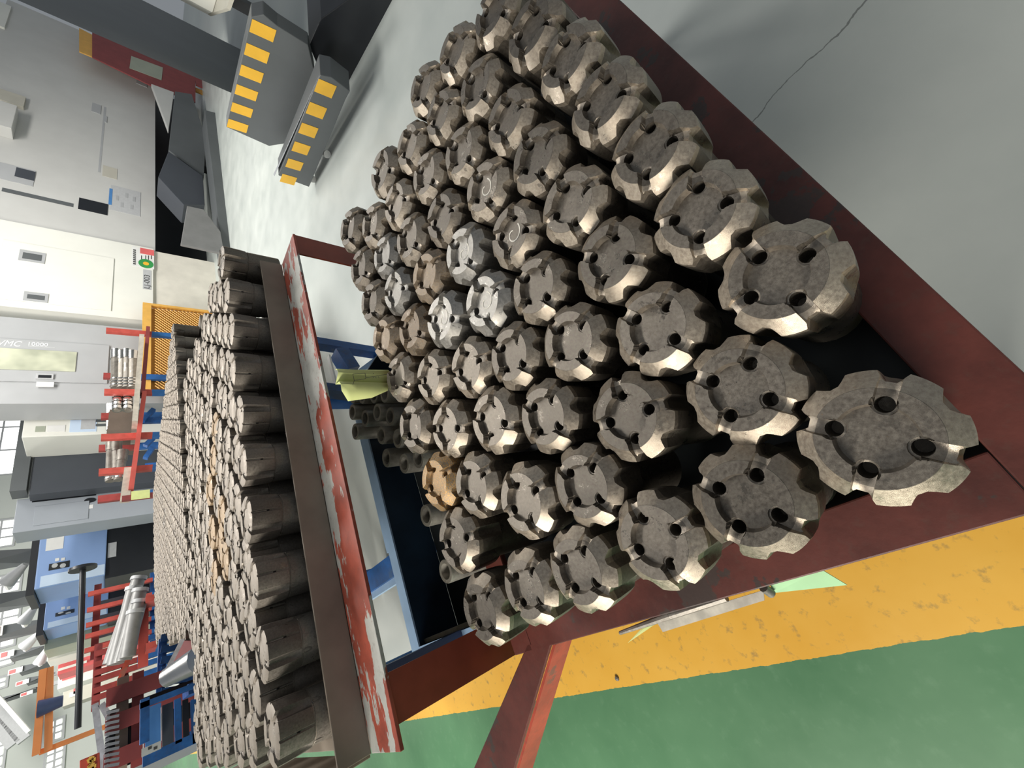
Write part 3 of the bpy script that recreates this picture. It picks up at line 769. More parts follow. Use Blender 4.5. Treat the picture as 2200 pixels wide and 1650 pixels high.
for q in c:
    d_ = (O3 + U * 1.5 + W * 1.0 - q).normalized() * .08
    boxpart('leg', M_BLUE, r3, q.x + d_.x - .03, q.x + d_.x + .03, q.y + d_.y - .03, q.y + d_.y + .03, 0, z3 - .021)

# ------------------------------------------------------------------ hazard-striped chip conveyor on the right
def heading(px):                               # unit horizontal direction towards a photo column on the horizon
    r = ray(318 - 0.039 * px, px); r.z = 0; return r.normalized()
E1 = heading(1095); E2 = Vector((E1.y, -E1.x, 0))      # along the conveyor, and away to its right
NB = E2
PB = onz(665, 402, 0.05)
hz = thing('chip_conveyor', PB, 'dark grey stepped chip conveyor with two yellow-striped edges on the floor at right', 'machine')
def onB(px, py, off=0.0): return onpl(px, py, PB + NB * off, NB)
def slab(name, pts, off, depth, mat, bev=0.006):
    m = MB(); P = [onB(x, y, off) for x, y in pts]; m.prism(P, NB * depth); return m.build(name, mat, hz, None, bev)
slab('lower_casing', [(598, 377), (688, 161), (712, 166), (752, 196), (742, 215), (664, 402)], 0.0, 0.20, M_DKGREY)
slab('upper_casing', [(486, 273), (540, 36), (566, 31), (596, 56), (662, 97), (676, 158), (616, 308), (578, 314)], 0.36, 0.13, M_DKGREY)
def stripes(edge0, edge1, w0, off, n, fr):
    """yellow stripes on a band along the upper edge of a casing"""
    A, B = onB(*edge0, off), onB(*edge1, off)
    for i in range(n):
        t0 = (i + fr[0]) / n; t1 = (i + fr[1]) / n
        a, b = A.lerp(B, t0), A.lerp(B, t1)
        dn = Vector((0, 0, -w0)); sh = (B - A).normalized() * w0 * -0.10
        m = MB(); m.prism([p - NB * 0.0005 for p in (a, b, b + dn + sh, a + dn + sh)], -NB * 0.002); m.build('hazard_stripe', M_YEL, hz)
hA = (onB(540, 36, .36) - onB(592, 45, .36)).length
stripes((543, 36), (484, 285), 0.16, 0.36, 6, (0.08, 0.60))
stripes((686, 166), (596, 402), 0.135, 0.0, 6, (0.05, 0.58))
m = MB(); m.prism([onB(590, 378, .02), onB(686, 163, .02), onB(684, 163, .19), onB(588, 375, .19)], (0, 0, .004)); m.build('top_plate', M_GALV, hz)
for px, py in ((715, 400), (700, 330)):
    q = onB(px, py, .06); m = MB(); m.tube((q.x, q.y, .035), (q.x + .03, q.y + .02, .035), .035, 12); m.build('caster', M_LABEL, hz)
slab('back_casing_and_shadow', [(664, 98), (690, 40), (830, -60), (900, -60), (752, 196), (712, 166), (690, 160)], 0.50, 1.2, M_BLACK)  # machine side with its shadow painted in as black

# big dark machine enclosure at the far right
v0 = Vector((0, 0, 0)); r_ = ray(475, 190); hd = math.hypot(r_.x, r_.y)
base = EYEV + r_ * (6.2 / hd)
be = thing('machine_enclosure', (base.x, base.y, 0), 'tall dark grey machine enclosure rising at the right behind the striped conveyor', 'machine')
E3 = heading(-150)
m = MB(); p0 = Vector((base.x, base.y, 0)); p1 = p0 + E3 * 5; AWAY = Vector((base.x, base.y, 0)).normalized()
m.prism([p0, p1, Vector((p1.x, p1.y, 4.2)), Vector((p0.x, p0.y, 4.2))], AWAY * 1.6); m.build('side_panel', M_DKGREY, be)
q = EYEV + ray(457, 27) * 6.4 / math.hypot(ray(457, 27).x, ray(457, 27).y)
bx = thing('switch_box', q, 'pale cream box at the top right corner above the striped conveyor', 'box')
D1, D2 = -heading(660), -heading(92)
m = MB(); m.prism([q, q + D1 * 1.0, q + D1 * 1.0 + Vector((0, 0, .8)), q + Vector((0, 0, .8))], heading(92) * .5); m.build('casing', M_WHITE, bx, None, .006)
m = MB(); m.prism([q - Vector((0, 0, .002)) + heading(92) * .5, q - Vector((0, 0, .002)) + D2 * 1.0, q - Vector((0, 0, .002)) + D2 * 1.0 + D1 * .9, q - Vector((0, 0, .002)) + D1 * 1.0 + heading(92) * .5], (0, 0, -.03)); m.build('ledge', M_BEIGE, bx)
q2 = q + D1 * .45 + heading(92) * .3
MB().box(q2.x - .05, q2.x + .05, q2.y - .05, q2.y + .05, 0, q2.z - .033).build('stand', M_BLACK, bx)

# ------------------------------------------------------------------ machining centre (white, shade painted light grey)
MY = 8.0
mc = thing('machining_centre', (9.6, MY, 0), 'large white machining centre, grey side shaded in paint, with recessed handles and stickered cream panel', 'machine')
cx0, cx1, cz0, cz1 = rect(0, 473, 330, 535, MY)
xl = ony(150, 672, MY).x; xc = ony(165, 503, MY).x; zb_ = ony(334, 534, MY).z
zs_ = ony(329, 600, MY).z
boxpart('cream_panel', M_WHITE, mc, xl, xc, MY, MY + 1.5, zs_, 3.6)
boxpart('shaded_panel', M_LTGREY, mc, xc + .004, xc + 8, MY + .05, MY + 1.6, zb_, 3.8)  # greyer than the cream panel: its weaker light put into the colour
boxpart('lower_skirt', M_STAIN, mc, xl + .25, xc - .02, MY + .04, MY + 1.4, 0.0, zs_ - .004)
boxpart('undercut', M_BLACK, mc, xc + .004, xc + 8, MY + .9, MY + 1.5, 0.0, zb_ - .004)
plate('access_door', M_WHITE, mc, (-12, 534, 243, 655), MY, .014, .004)
for a in ((40, 540, 98, 563), (50, 629, 104, 648)):
    h = plate('handle_recess', M_GREY, mc, a, MY - .014, .008)
    X0, X1, Z0, Z1 = rect(a[0] + 8, a[1] + 5, a[2] - 8, a[3] - 5, MY - .022)
    MB().box(X0, X1, MY - .026, MY - .0225, Z0, Z1).build('grip', M_DKGREY, h)
st = plate('notice', M_LABEL, mc, (283, 533, 331, 575), MY, .004)
for nm, mt, a in (('red_block', M_STRED, (301, 535, 331, 547)), ('printed_lines', M_INK, (312, 549, 314, 558)), ('printed_lines', M_INK, (318, 549, 320, 558)), ('printed_lines', M_INK, (324, 549, 326, 557)), ('printed_lines', M_INK, (303, 549, 305, 557))):
    X0, X1, Z0, Z1 = rect(*a, MY - .004); MB().box(X0, X1, MY - .006, MY - .0042, Z0, Z1).build(nm, mt, st)
for k in range(8):
    X0, X1, Z0, Z1 = rect(286, 536 + k * 4.2, 292, 538.6 + k * 4.2, MY - .004); MB().box(X0, X1, MY - .006, MY - .0042, Z0, Z1).build('printed_glyph', M_INK, st)
X0, X1, Z0, Z1 = rect(297, 557, 330, 576, MY - .004)
m = MB(); xm, zm = (X0 + X1) / 2, (Z0 + Z1) / 2
m.prism([(xm + (X1 - X0) / 2 * math.cos(t * math.pi / 14), MY - .0045, zm + (Z1 - Z0) / 2 * math.sin(t * math.pi / 14)) for t in range(28)], (0, -.002, 0)); m.build('green_seal', M_GREEN, st)
m = MB(); m.prism([(xm + (X1 - X0) / 5 * math.cos(t * math.pi / 8), MY - .0068, zm + (Z1 - Z0) / 5 * math.sin(t * math.pi / 8)) for t in range(16)], (0, -.001, 0)); m.build('yellow_dot', M_YEL, st)
def text(name, body, origin, xdir, ydir, size, mat, parent, sx=1.0, shear=0.0, align='LEFT'):
    c = bpy.data.curves.new(name, 'FONT'); c.body = body; c.size = size; c.extrude = 0.0008; c.shear = shear; c.align_x = align; c.align_y = 'CENTER'
    o = bpy.data.objects.new(name, c); C.objects.link(o)
    x, y = Vector(xdir).normalized(), Vector(ydir).normalized(); z = x.cross(y)
    Mx = Matrix((x, y, z)).transposed().to_4x4(); Mx.translation = Vector(origin)
    dg = bpy.context.evaluated_depsgraph_get()
    me = bpy.data.meshes.new_from_object(o.evaluated_get(dg)); bpy.data.objects.remove(o)
    me.transform(Mx @ Matrix.Diagonal((sx, 1, 1, 1))); me.materials.clear(); me.materials.append(mat)
    ob = bpy.data.objects.new(name, me); C.objects.link(ob)
    if parent: attach(ob, parent)
    return ob
pl = plate('number_plate', M_LABG, mc, (307, 580, 325, 622), MY, .004)
X0, X1, Z0, Z1 = rect(307, 580, 325, 622, MY - .006)
text('lettering', 'LJ-003', (X0 + .02, MY - .006, (Z0 + Z1) / 2), (1, 0, 0), (0, 0, 1), (Z1 - Z0) * .95, M_INK, pl, (X1 - X0) * .92 / ((Z1 - Z0) * 3.1))
GY = MY + .05
ins = plate('instruction_plate', M_LABG, mc, (236, 405, 302, 458), GY, .006)
X0, X1, Z0, Z1 = rect(234, 405, 241, 440, GY - .006); MB().box(X0, X1, GY - .009, GY - .0065, Z0, Z1).build('blue_band', M_STBLUE, ins)
for px, py in ((252, 425), (272, 420), (288, 428), (262, 440), (283, 445)):
    X0, X1, Z0, Z1 = rect(px - 3, py - 5, px + 3, py + 5, GY - .006); MB().box(X0, X1, GY - .009, GY - .0065, Z0, Z1).build('diagram', M_GREY, ins)
plate('cable_slot', M_BLACK, mc, (168, 432, 232, 456), GY, .01)
plate('cable_slot', M_DKGREY, mc, (0, 420, 160, 428), GY, .004)
plate('door_recess', M_GREY, mc, (-10, 357, 76, 392), GY, .008)
X0, X1, Z0, Z1 = rect(32, 364, 76, 384, GY - .01); boxpart('door_window', M_CHAR, mc, X0, X1, GY - .014, GY - .0085, Z0, Z1)
plate('door_seam', M_GREY, mc, (217, 228, 222, 372), GY, .003)
for a in ((293, 165, 316, 184), (197, 224, 217, 243), (224, 250, 230, 263)): plate('hinge', M_GREY, mc, a, GY, .012)
plate('maker_plate', M_BEIGE, mc, (220, 359, 252, 382), GY, .006)
plate('latch', M_BEIGE, mc, (-10, 205, 56, 228), GY, .08); plate('latch_box', M_LTGREY, mc, (-10, 243, 36, 296), GY, .25, .01)
plate('cornice', M_WHITE, mc, (-20, 8, 20, 60), GY, .05)
# things seen between the machining centre and the dark enclosure
rp = thing('guard_panel', (13.5, 7.6, 0), 'maroon guard panel with a small pale notice, seen past the dark enclosure edge', 'panel')
def quadplate(name, mat, parent, pts, Y, th=.03):
    m = MB(); m.prism([ony(x, y, Y) for x, y in pts], (0, th, 0)); return m.build(name, mat, parent)
quadplate('panel', M_REDSH, rp, [(198, 40), (420, 120), (420, 220), (330, 186), (198, 122)], 7.6)
quadplate('notice', M_SAGE, rp, [(282, 120), (350, 145), (347, 172), (278, 146)], 7.59, .008)
yb_ = ony(420, 170, 7.6)
boxpart('post', M_REDSH, rp, yb_.x - .3, yb_.x + .3, 7.6, 7.64, 0, yb_.z)
rq = thing('guard_panel', (14.2, 7.7, 0), 'ochre end panel beside the maroon guard panel at upper right', 'panel')
quadplate('panel', M_MESH, rq, [(170, 60), (199, 75), (199, 122), (170, 110)], 7.62)
q = ony(185, 90, 7.62); boxpart('post', M_MESHB, rq, q.x - .1, q.x + .1, 7.66, 7.7, 0, q.z)
# conveyor under the machining centre
cv = thing('chip_conveyor', (9, 6.6, 0), 'mid grey chip conveyor with sloping end under the grey-shaded machine side', 'machine')
def vprism(name, pts, Y, th, mat, parent=cv, bev=.01):
    m = MB(); m.prism([ony(x, y, Y) for x, y in pts], (0, th, 0)); return m.build(name, mat, parent, None, bev)
vprism('trough', [(440, 236), (486, 248), (524, 482), (512, 545), (480, 540), (470, 480)], 6.5, .5, M_DKGREY)
vprism('end_cover', [(402, 442), (438, 450), (474, 498), (482, 545), (388, 525)], 6.45, .045, M_DKGREY2)
vprism('elevator', [(376, 196), (412, 202), (442, 296), (438, 380), (362, 322)], 7.3, .4, M_DKGREY)
vprism('chute', [(325, 180), (374, 198), (362, 280)], 7.32, .1, M_LTGREY)
vprism('drive_box', [(362, 325), (436, 378), (440, 440), (395, 440), (340, 380)], 7.2, .5, M_CHAR)
q = ony(516, 500, 6.5); boxpart('foot', M_BLACK, cv, q.x - .3, q.x + 1.2, 6.6, 6.9, 0, q.z + .02)
q = ony(430, 330, 7.3); boxpart('support', M_BLACK, cv, q.x - .3, q.x + .3, 7.4, 7.6, 0, q.z)

# ------------------------------------------------------------------ vertical machining centre with lettering
VY = 8.02
vx0, vx1 = ony(120, 867, VY).x, ony(120, 690, VY).x
vm = thing('milling_machine', ((vx0 + vx1) / 2, VY, 0), 'grey milling machine with white lettering beside a long pale door window', 'machine')
boxpart('casing', M_GREY, vm, vx0, vx1 - .004, VY, VY + .5, 0.0, 3.3)
plate('door', M_GREY, vm, (-20, 735, 233, 822), VY, .02, .004)
wd = plate('door_window', M_GLASS, vm, (-14, 752, 164, 796), VY - .02, .012, .004)
h = plate('door_handle', M_LABG, vm, (77, 804, 115, 815), VY - .02, .02)
X0, X1, Z0, Z1 = rect(82, 806, 110, 812, VY - .04); MB().box(X0, X1, VY - .045, VY - .0405, Z0, Z1).build('grip', M_BLACK, h)
plate('latch', M_LABEL, vm, (78, 822, 116, 832), VY - .0205, .02)
o0 = ony(-8, 736.5, VY - .021)
sz = abs(ony(60, 731, VY).x - ony(60, 741, VY).x)
L_ = abs(ony(-4, 736, VY).z - ony(50, 737, VY).z)
text('lettering', 'VMC', (o0.x, VY - .0215, o0.z), (0, 0, -1), (1, 0, 0), sz * 1.6, M_INKW, vm, L_ / (sz * 1.6 * 2.15), .25)
o1 = ony(58, 738.5, VY - .021); L1_ = abs(ony(58, 738, VY).z - ony(111, 738, VY).z)
text('lettering', '10000', (o1.x, VY - .0215, o1.z), (0, 0, -1), (1, 0, 0), sz * 1.05, M_INKW, vm, L1_ / (sz * 1.05 * 2.9))
o2 = ony(60, 745.5, VY - .021); plate('small_print', M_LABG, vm, (60, 744, 118, 746), VY - .02, .0015)

# operator panel
oy = 8.6
op = thing('operator_panel', (ony(150, 900, oy).x, oy, 0), 'cream operator cabinet with dark screen and pale blue stickers', 'machine')
X0, X1, Z0, Z1 = rect(52, 866, 232, 936, oy)
boxpart('casing', M_WHITE, op, X0, X1, oy, oy + .7, 0.0, Z1, bevel=.01)
plate('screen', M_CHAR, op, (97, 867, 200, 886), oy, .01)
s_ = plate('sticker', M_PALEBL, op, (150, 902, 208, 928), oy, .006)
X0, X1, Z0, Z1 = rect(174, 900, 205, 922, oy - .006); MB().box(X0, X1, oy - .009, oy - .0065, Z0, Z1).build('picture', M_LABG, s_)
plate('sticker', M_LABEL, op, (101, 914, 140, 928), oy, .006); plate('sticker', M_SAGE, op, (76, 916, 97, 928), oy, .006)
plate('keypad', M_LABG, op, (204, 872, 216, 880), oy, .008)
for k in range(4): plate('key', M_DKGREY, op, (206, 884 + k * 9, 228, 889 + k * 9), oy, .01)

# dark cabinet, grey switch cabinet, blue machines
dy_ = 9.3
dc = thing('lathe', (ony(140, 1000, dy_).x, dy_, 0), 'large dark slate machine casing between cream panel and grey cabinet', 'machine')
X0, X1, Z0, Z1 = rect(58, 937, 217, 1056, dy_)
boxpart('casing', M_CHAR, dc, X0, X1, dy_, dy_ + .26, 0, Z1 - .06, bevel=.01)
X0, X1, Z0, Z1 = rect(36, 870, 58, 1056, dy_); boxpart('top_slab', M_DKGREY, dc, X0, X1, dy_ - .05, dy_ + .27, Z0 - .06, Z1)
gy = 9.6
gc = thing('switch_cabinet', (ony(180, 1100, gy).x, gy, 0), 'narrow blue-grey switch cabinet with a black oval and dark slot', 'cabinet')
X0, X1, Z0, Z1 = rect(34, 1058, 325, 1124, gy)
boxpart('casing', M_BLUGREY, gc, X0, X1, gy, gy + .5, 0, Z1, bevel=.01)
plate('slot', M_BLACK, gc, (70, 1066, 206, 1072), gy, .006)
plate('door', M_BLUGREY, gc, (74, 1083, 190, 1122), gy, .012, .003)
X0, X1, Z0, Z1 = rect(181, 1070, 206, 1080, gy); xm, zm = (X0 + X1) / 2, (Z0 + Z1) / 2
m = MB(); m.prism([(xm + (X1 - X0) / 2 * math.cos(t * math.pi / 10), gy, zm + (Z1 - Z0) / 2 * math.sin(t * math.pi / 10)) for t in range(20)], (0, -.01, 0)); m.build('lock', M_BLACK, gc)
plate('label', M_LABEL, gc, (182, 1085, 200, 1093), gy, .005)
ny = 10.2
nb = thing('fascia_board', (ony(120, 1135, ny).x, ny, 0), 'beige fascia strip with pale lettering above the blue machine', 'panel')
f_ = plate('board', M_BEIGE, nb, (52, 1124, 192, 1143), ny, .05)
for k in range(5): plate('lettering', M_WHITE, nb, (132 + k * 9, 1131, 138 + k * 9, 1135), ny - .05, .004)
plate('lettering', M_LABEL, nb, (160, 1128, 176, 1135), ny - .05, .004)
q = ony(190, 1133, ny); boxpart('stand', M_BEIGE, nb, q.x - .05, q.x + .05, ny + .001, ny + .05, 0, q.z)
def blue_machine(Y, top, bottom, y0, y1, label, notice):
    X0, X1, Z0, Z1 = rect(top, y0, bottom, y1, Y)
    t = thing('press_machine', ((X0 + X1) / 2, Y, 0), label, 'machine')
    boxpart('base', M_BLACK, t, X0 - .05, X1 + .1, Y + .08, Y + 1.1, 0, Z0 - .002)
    boxpart('casing', M_SKY, t, X0, X1, Y, Y + 1.1, Z0, Z1, bevel=.02)
    boxpart('roof', M_BLACK, t, X0 - .06, X1, Y + .1, Y + 1.1, Z1 + .002, Z1 + .10)
    m_ = y1 - (y1 - y0) * .20
    plate('lower_panel', M_PALEBL, t, (top + 6, m_, bottom - 4, y1 - 2), Y, .015)
    if notice: plate('notice', M_LABEL, t, notice, Y, .008)
    c = (top + (bottom - top) * .16, y1 - (y1 - y0) * .34, top + (bottom - top) * .46, y1 - (y1 - y0) * .23)
    p = plate('gauge_plate', M_BLACK, t, c, Y, .012)
    w_ = (c[2] - c[0])
    for k in (0.28, 0.68):
        X0, X1, Z0, Z1 = rect(c[0] + w_ * (k - .15), c[1] + 2, c[0] + w_ * (k + .15), c[3] - 2, Y - .012)
        m = MB(); xm, zm = (X0 + X1) / 2, (Z0 + Z1) / 2
        m.prism([(xm + (X1 - X0) / 2 * math.cos(a * math.pi / 8), Y - .0125, zm + (Z1 - Z0) / 2 * math.sin(a * math.pi / 8)) for a in range(16)], (0, -.01, 0)); m.build('gauge', M_LABG, p)
    plate('button', M_LABEL, t, (c[0] + w_ * .3, c[1] - 9, c[0] + w_ * .5, c[1] - 3), Y, .012)
    plate('button', M_LABEL, t, (c[0] + w_ * .6, c[1] - 10, c[0] + w_ * .78, c[1] - 4), Y, .012)
    return t
t = blue_machine(11.0, 82, 228, 1128, 1250, 'sky blue press machine with white notice and twin round gauges', (100, 1143, 137, 1181))
plate('plate', M_LABG, t, (232, 1166, 250, 1197), 11.08, .01)
blue_machine(13.0, 98, 232, 1268, 1336, 'smaller sky blue press machine behind the first, half hidden by the black bar', None)

# pale machines farther down the hall
def far_unit(Y, px, mat, label, extra):
    X0, X1, Z0, Z1 = rect(*px, Y)
    t = thing('machine_tool', ((X0 + X1) / 2, Y, 0), label, 'machine')
    boxpart('casing', mat, t, X0, X1, Y, Y + 1.0, 0, Z1, bevel=.01)
    for nm, mt, a in extra: plate(nm, mt, t, a, Y, .03)
    return t
far_unit(14.2, (98, 1338, 240, 1378), M_SAGE, 'sage green machine cabinet with a white strip lamp on its edge', [('strip_lamp', M_LABEL, (125, 1333, 158, 1342)), ('edge_strip', M_BEIGE, (100, 1339, 186, 1345))])
far_unit(15.6, (104, 1380, 240, 1400), M_WHITE, 'cream machine front with a faint red stripe in the hall', [('stripe', M_STRED, (160, 1382, 186, 1387)), ('ledge', M_BEIGE, (120, 1394, 170, 1398))])
far_unit(17.0, (126, 1402, 240, 1432), M_STRED, 'red machine cabinet with a white control box in the hall', [('control_box', M_WHITE, (126, 1410, 154, 1424)), ('trim', M_WHITE, (126, 1428, 186, 1433))])
far_unit(18.5, (126, 1434, 240, 1462), M_WHITE, 'white machine front with a red band behind the red cabinet', [('red_band', M_STRED, (134, 1449, 172, 1457)), ('slot', M_DKGREY, (138, 1443, 148, 1446))])
far_unit(20.5, (136, 1466, 240, 1500), M_BEIGE, 'beige machine cabinet farthest down the hall beside the window', [('window', M_LABEL, (150, 1486, 165, 1496)), ('stripe', M_STRED, (158, 1478, 168, 1490))])

# ------------------------------------------------------------------ windows in the back wall
WY = 26.0
def window(n, px, nx, nz):
    X0, X1, Z0, Z1 = rect(*px, WY)
    if X1 - X0 < .1: return
    f = MB()
    t = .06
    f.box(X0 - t, X1 + t, WY - .06, WY - .001, Z0 - t, Z0); f.box(X0 - t, X1 + t, WY - .06, WY - .001, Z1, Z1 + t)
    f.box(X0 - t, X0, WY - .06, WY - .001, Z0, Z1); f.box(X1, X1 + t, WY - .06, WY - .001, Z0, Z1)
    for i in range(1, nx): x = X0 + (X1 - X0) * i / nx; f.box(x - .03, x + .03, WY - .06, WY - .001, Z0, Z1)
    for j in range(1, nz): z = Z0 + (Z1 - Z0) * j / nz; f.box(X0, X1, WY - .055, WY - .001, z - .03, z + .03)
    w_ = struct(f.build('window_%d' % n, M_LABG))
    for i in range(nx):
        for j in range(nz):
            a, b = X0 + (X1 - X0) * i / nx, X0 + (X1 - X0) * (i + 1) / nx; c, d = Z0 + (Z1 - Z0) * j / nz, Z0 + (Z1 - Z0) * (j + 1) / nz
            boxpart('pane', M_WIN, w_, a + .03, b - .03, WY - .03, WY - .01, c + .03, d - .03)
for n, a in enumerate([((-40, 872, 44, 1020), 3, 2), ((-30, 1240, 42, 1275), 2, 2), ((-30, 1298, 40, 1346), 3, 2), ((-30, 1362, 30, 1392), 2, 2), ((-40, 1412, 26, 1434), 2, 2), ((-60, 1592, 6, 1680), 4, 3), ((100, 1548, 134, 1590), 3, 2), ((98, 1604, 134, 1680), 5, 2), ((-40, 1462, 12, 1482), 2, 1), ((-30, 1120, 30, 1175), 3, 2)]):
    window(n + 1, *a)
# row of dark lathe hoods with pale coolant arms and red-and-white placards
def hood(Y, px, arm, placard, lab):
    X0, X1, Z0, Z1 = rect(*px, Y)
    t = thing('overhead_hood', ((X0 + X1) / 2, Y, Z0), lab, 'hood')
    m = MB(); m.hull8([(X0 + .1, Y, Z0), (X1 - .1, Y, Z0), (X1, Y + .6, Z0), (X0, Y + .6, Z0)], [(X0, Y, Z1), (X1, Y, Z1), (X1, Y + .6, Z1), (X0, Y + .6, Z1)]); m.build('casing', M_DKGREY, t)
    if arm:
        p, q = ony(arm[0], arm[1], Y - .3), ony(arm[2], arm[3], Y - .5)
        m = MB(); m.tube(p, q, .13, 10, .05); m.build('arm', M_LABG, t, 40)
        m = MB(); m.tube((p.x, Y + .05, p.z), p, .05, 8); m.build('bracket', M_LABEL, t)
    if placard:
        X0, X1, Z0, Z1 = rect(*placard, Y - .02)
        boxpart('placard', M_LABEL, t, X0, X1, Y - .04, Y - .002, Z0, Z1)
        boxpart('red_half', M_STRED, t, X0 + .02, X1 - .02, Y - .05, Y - .041, (Z0 + Z1) / 2, Z1 - .02)
    return t
ps = [(12.5, (-30, 1176, 72, 1200), (14, 1252, 55, 1212), None, 'dark grey hood with pale tapered arm above the first blue machine'),
      (14.8, (-30, 1268, 74, 1296), (50, 1336, 78, 1300), None, 'dark hood with long pale arm beyond the first hood'),
      (16.8, (-30, 1336, 84, 1362), (52, 1390, 86, 1358), (-8, 1345, 6, 1366), 'dark hood above the sage cabinet with stubby forked arm'),
      (18.6, (24, 1388, 102, 1404), (84, 1424, 100, 1394), (0, 1399, 30, 1412), 'dark hood with red and white placard and rounded arm'),
      (20.2, (44, 1421, 112, 1436), None, (18, 1436, 48, 1447), 'dark hood with placard, fourth down the hall'),
      (21.8, (58, 1448, 112, 1460), None, (34, 1462, 62, 1471), 'dark hood nearest the orange crane boom'),
      (23.2, (-30, 1490, 76, 1500), None, (44, 1486, 70, 1494), 'farthest dark hood beyond the orange crane')]
for p in ps: hood(*p)
# posts carrying the hoods stand behind the machines
for p in ps:
    X0, X1, Z0, Z1 = rect(*p[1], p[0])
    o = bpy.data.objects.get('overhead_hood')
for o in [o for o in C.objects if o.name.startswith('overhead_hood')]:
    boxpart('post', M_LABG, o, o.location.x - .06, o.location.x + .06, o.location.y + .25, o.location.y + .37, 0, o.location.z - .002)

# orange jib crane with a blue hoist
cy = 15.5
jc = thing('jib_crane', (ony(120, 1600, cy).x, cy, 0), 'orange jib crane with dark hoist in the far hall', 'crane')
a, b = ony(78, 1622, cy), ony(93, 1438, cy)
m = MB(); m.bar(a, b, .12, .14, (0, 1, 0)); m.build('boom', M_ORANGE, jc)
m = MB(); m.bar(a + Vector((0, 0, -.17)), b + Vector((0, 0, -.10)), .12, .09, (0, 1, 0)); m.build('lower_flange', M_ORANGE, jc)
p = ony(84, 1606, cy); q = ony(166, 1584, cy)
boxpart('column', M_ORANGE, jc, q.x - .05, q.x + .05, cy + .10, cy + .26, 0, p.z)
h = ony(96, 1520, cy)
m = MB(); m.tube(h + Vector((0, -.1, .1)), h + Vector((0, -.1, -.28)), .17, 14, .11); m.build('hoist', M_NAVY, jc, 40)
# slanting pale pipe near the ceiling
m = MB(); m.tube(ony(-10, 1490, 20), ony(62, 1572, 20), .05, 8)
tag(m.build('ceiling_pipe', M_LABEL, None, 40), 'pale pipe slanting down under the roof at lower left corner', 'pipe')
# hazy brackets: ceiling beams at lower left
for i, (a, b) in enumerate((((-20, 1500), (52, 1590)), ((-20, 1545), (30, 1600)))):
    p, q = ony(*a, 24.5), ony(*b, 24.5)
    m = MB(); m.bar(p, q, .3, .35, (0, 1, 0)); struct(m.build('trim_%d' % (i + 1), M_LABG))

# ------------------------------------------------------------------ centre rack (red over blue) with long bits
ry = 7.0
cr = thing('storage_rack', (ony(250, 880, ry).x, ry, 0), 'red cantilever rack with blue legs standing behind the dusty bits', 'rack')
def upright(px0, py0, px1, py1, Y, w_, mat, name='upright'):
    p, q = ony(px0, py0, Y), ony(px1, py1, Y)
    x = (p.x + q.x) / 2
    return boxpart(name, mat, cr, x - w_ / 2, x + w_ / 2, Y, Y + .06, 0, p.z)
U1 = upright(228, 707, 362, 720, ry + .25, .085, M_TT)
U2 = upright(224, 839, 335, 843, ry, .085, M_TT)
U3 = upright(217, 938, 325, 934, ry - .1, .085, M_TT)
U4 = upright(212, 1013, 325, 1004, ry - .2, .08, M_TT)
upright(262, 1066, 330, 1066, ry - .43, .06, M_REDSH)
for a in ((222, 806), (217, 893), (212, 962), (210, 1072)):
    p = ony(*a, ry + .7); boxpart('rear_upright', M_TT2, cr, p.x - .05, p.x + .05, ry + .7, ry + .76, 0, p.z)
pa, pb = ony(316, 705, ry + .24), ony(290, 1056, ry - .25)
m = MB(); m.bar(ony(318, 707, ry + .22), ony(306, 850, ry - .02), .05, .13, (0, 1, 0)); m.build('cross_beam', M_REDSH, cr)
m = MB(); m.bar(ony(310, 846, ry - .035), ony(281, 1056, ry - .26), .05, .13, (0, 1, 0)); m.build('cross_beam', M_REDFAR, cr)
m = MB(); m.bar(ony(303, 745, ry + .2), ony(288, 930, ry + .05), .6, .06, (0, 0, 1)); m.build('shelf_board', M_WOOD, cr)
m = MB(); m.bar(ony(268, 900, ry + .8), ony(262, 960, ry + .75), .5, .35, (0, 0, 1)); m.build('wooden_crate', M_DKBROWN, cr)
m = MB(); m.bar(ony(277, 1006, ry - .2), ony(268, 1078, ry - .3), .09, .05, (0, 1, 0)); m.build('brown_block', M_WOOD, cr)
q = ony(310, 1066, ry - .5); X0, X1, Z0, Z1 = rect(282, 1054, 322, 1072, ry - .43)
o = boxpart('rack_notice', M_PAPER, None, X0, X1, ry - .436, ry - .4305, Z0, Z1); tag(o, 'pale yellow notice hanging on the left end of the red cantilever rack', 'notice')
def lying(px0, py0, px1, py1, Y, r, lab, chrome=True):
    a, b = ony(px0, py0, Y), ony(px1, py1, Y); t = thing('long_bit', b, lab, 'drill bit', 'long bits lying on the red rack')
    d = (b - a); L = d.length; d.normalize()
    m = MB(); m.tube(a, a + d * min(.16, L * .35), r * 1.05, 12, r); m.build('head', M_CHROME if chrome else M_DARKST, t, 30)
    m = MB(); m.tube(a + d * min(.16, L * .35), b, r * .88, 12); m.build('shank', M_DARKST, t, 30)
    for k in range(3):
        c = b - d * (.05 + .055 * k); m = MB(); m.tube(c, c + d * .02, r * 1.0, 12); m.build('thread_ring', M_CHROME, t, 30)
Lb = ['upper left of', 'upper right of', 'lower left of', 'lower right of']
for i, (a0, a1) in enumerate(((251, 250), (263, 262), (274, 273), (286, 285))):
    lying(a0, 754 + (i % 2) * 3, a1, 834, ry + .28 - .02 * i, .075, 'long dark bit with bright head, ' + ORD[i] + ' from top on red rack right bay')
for i, (x0, xx) in enumerate(((251, 252), (251, 275), (262, 252), (262, 275))):
    pass
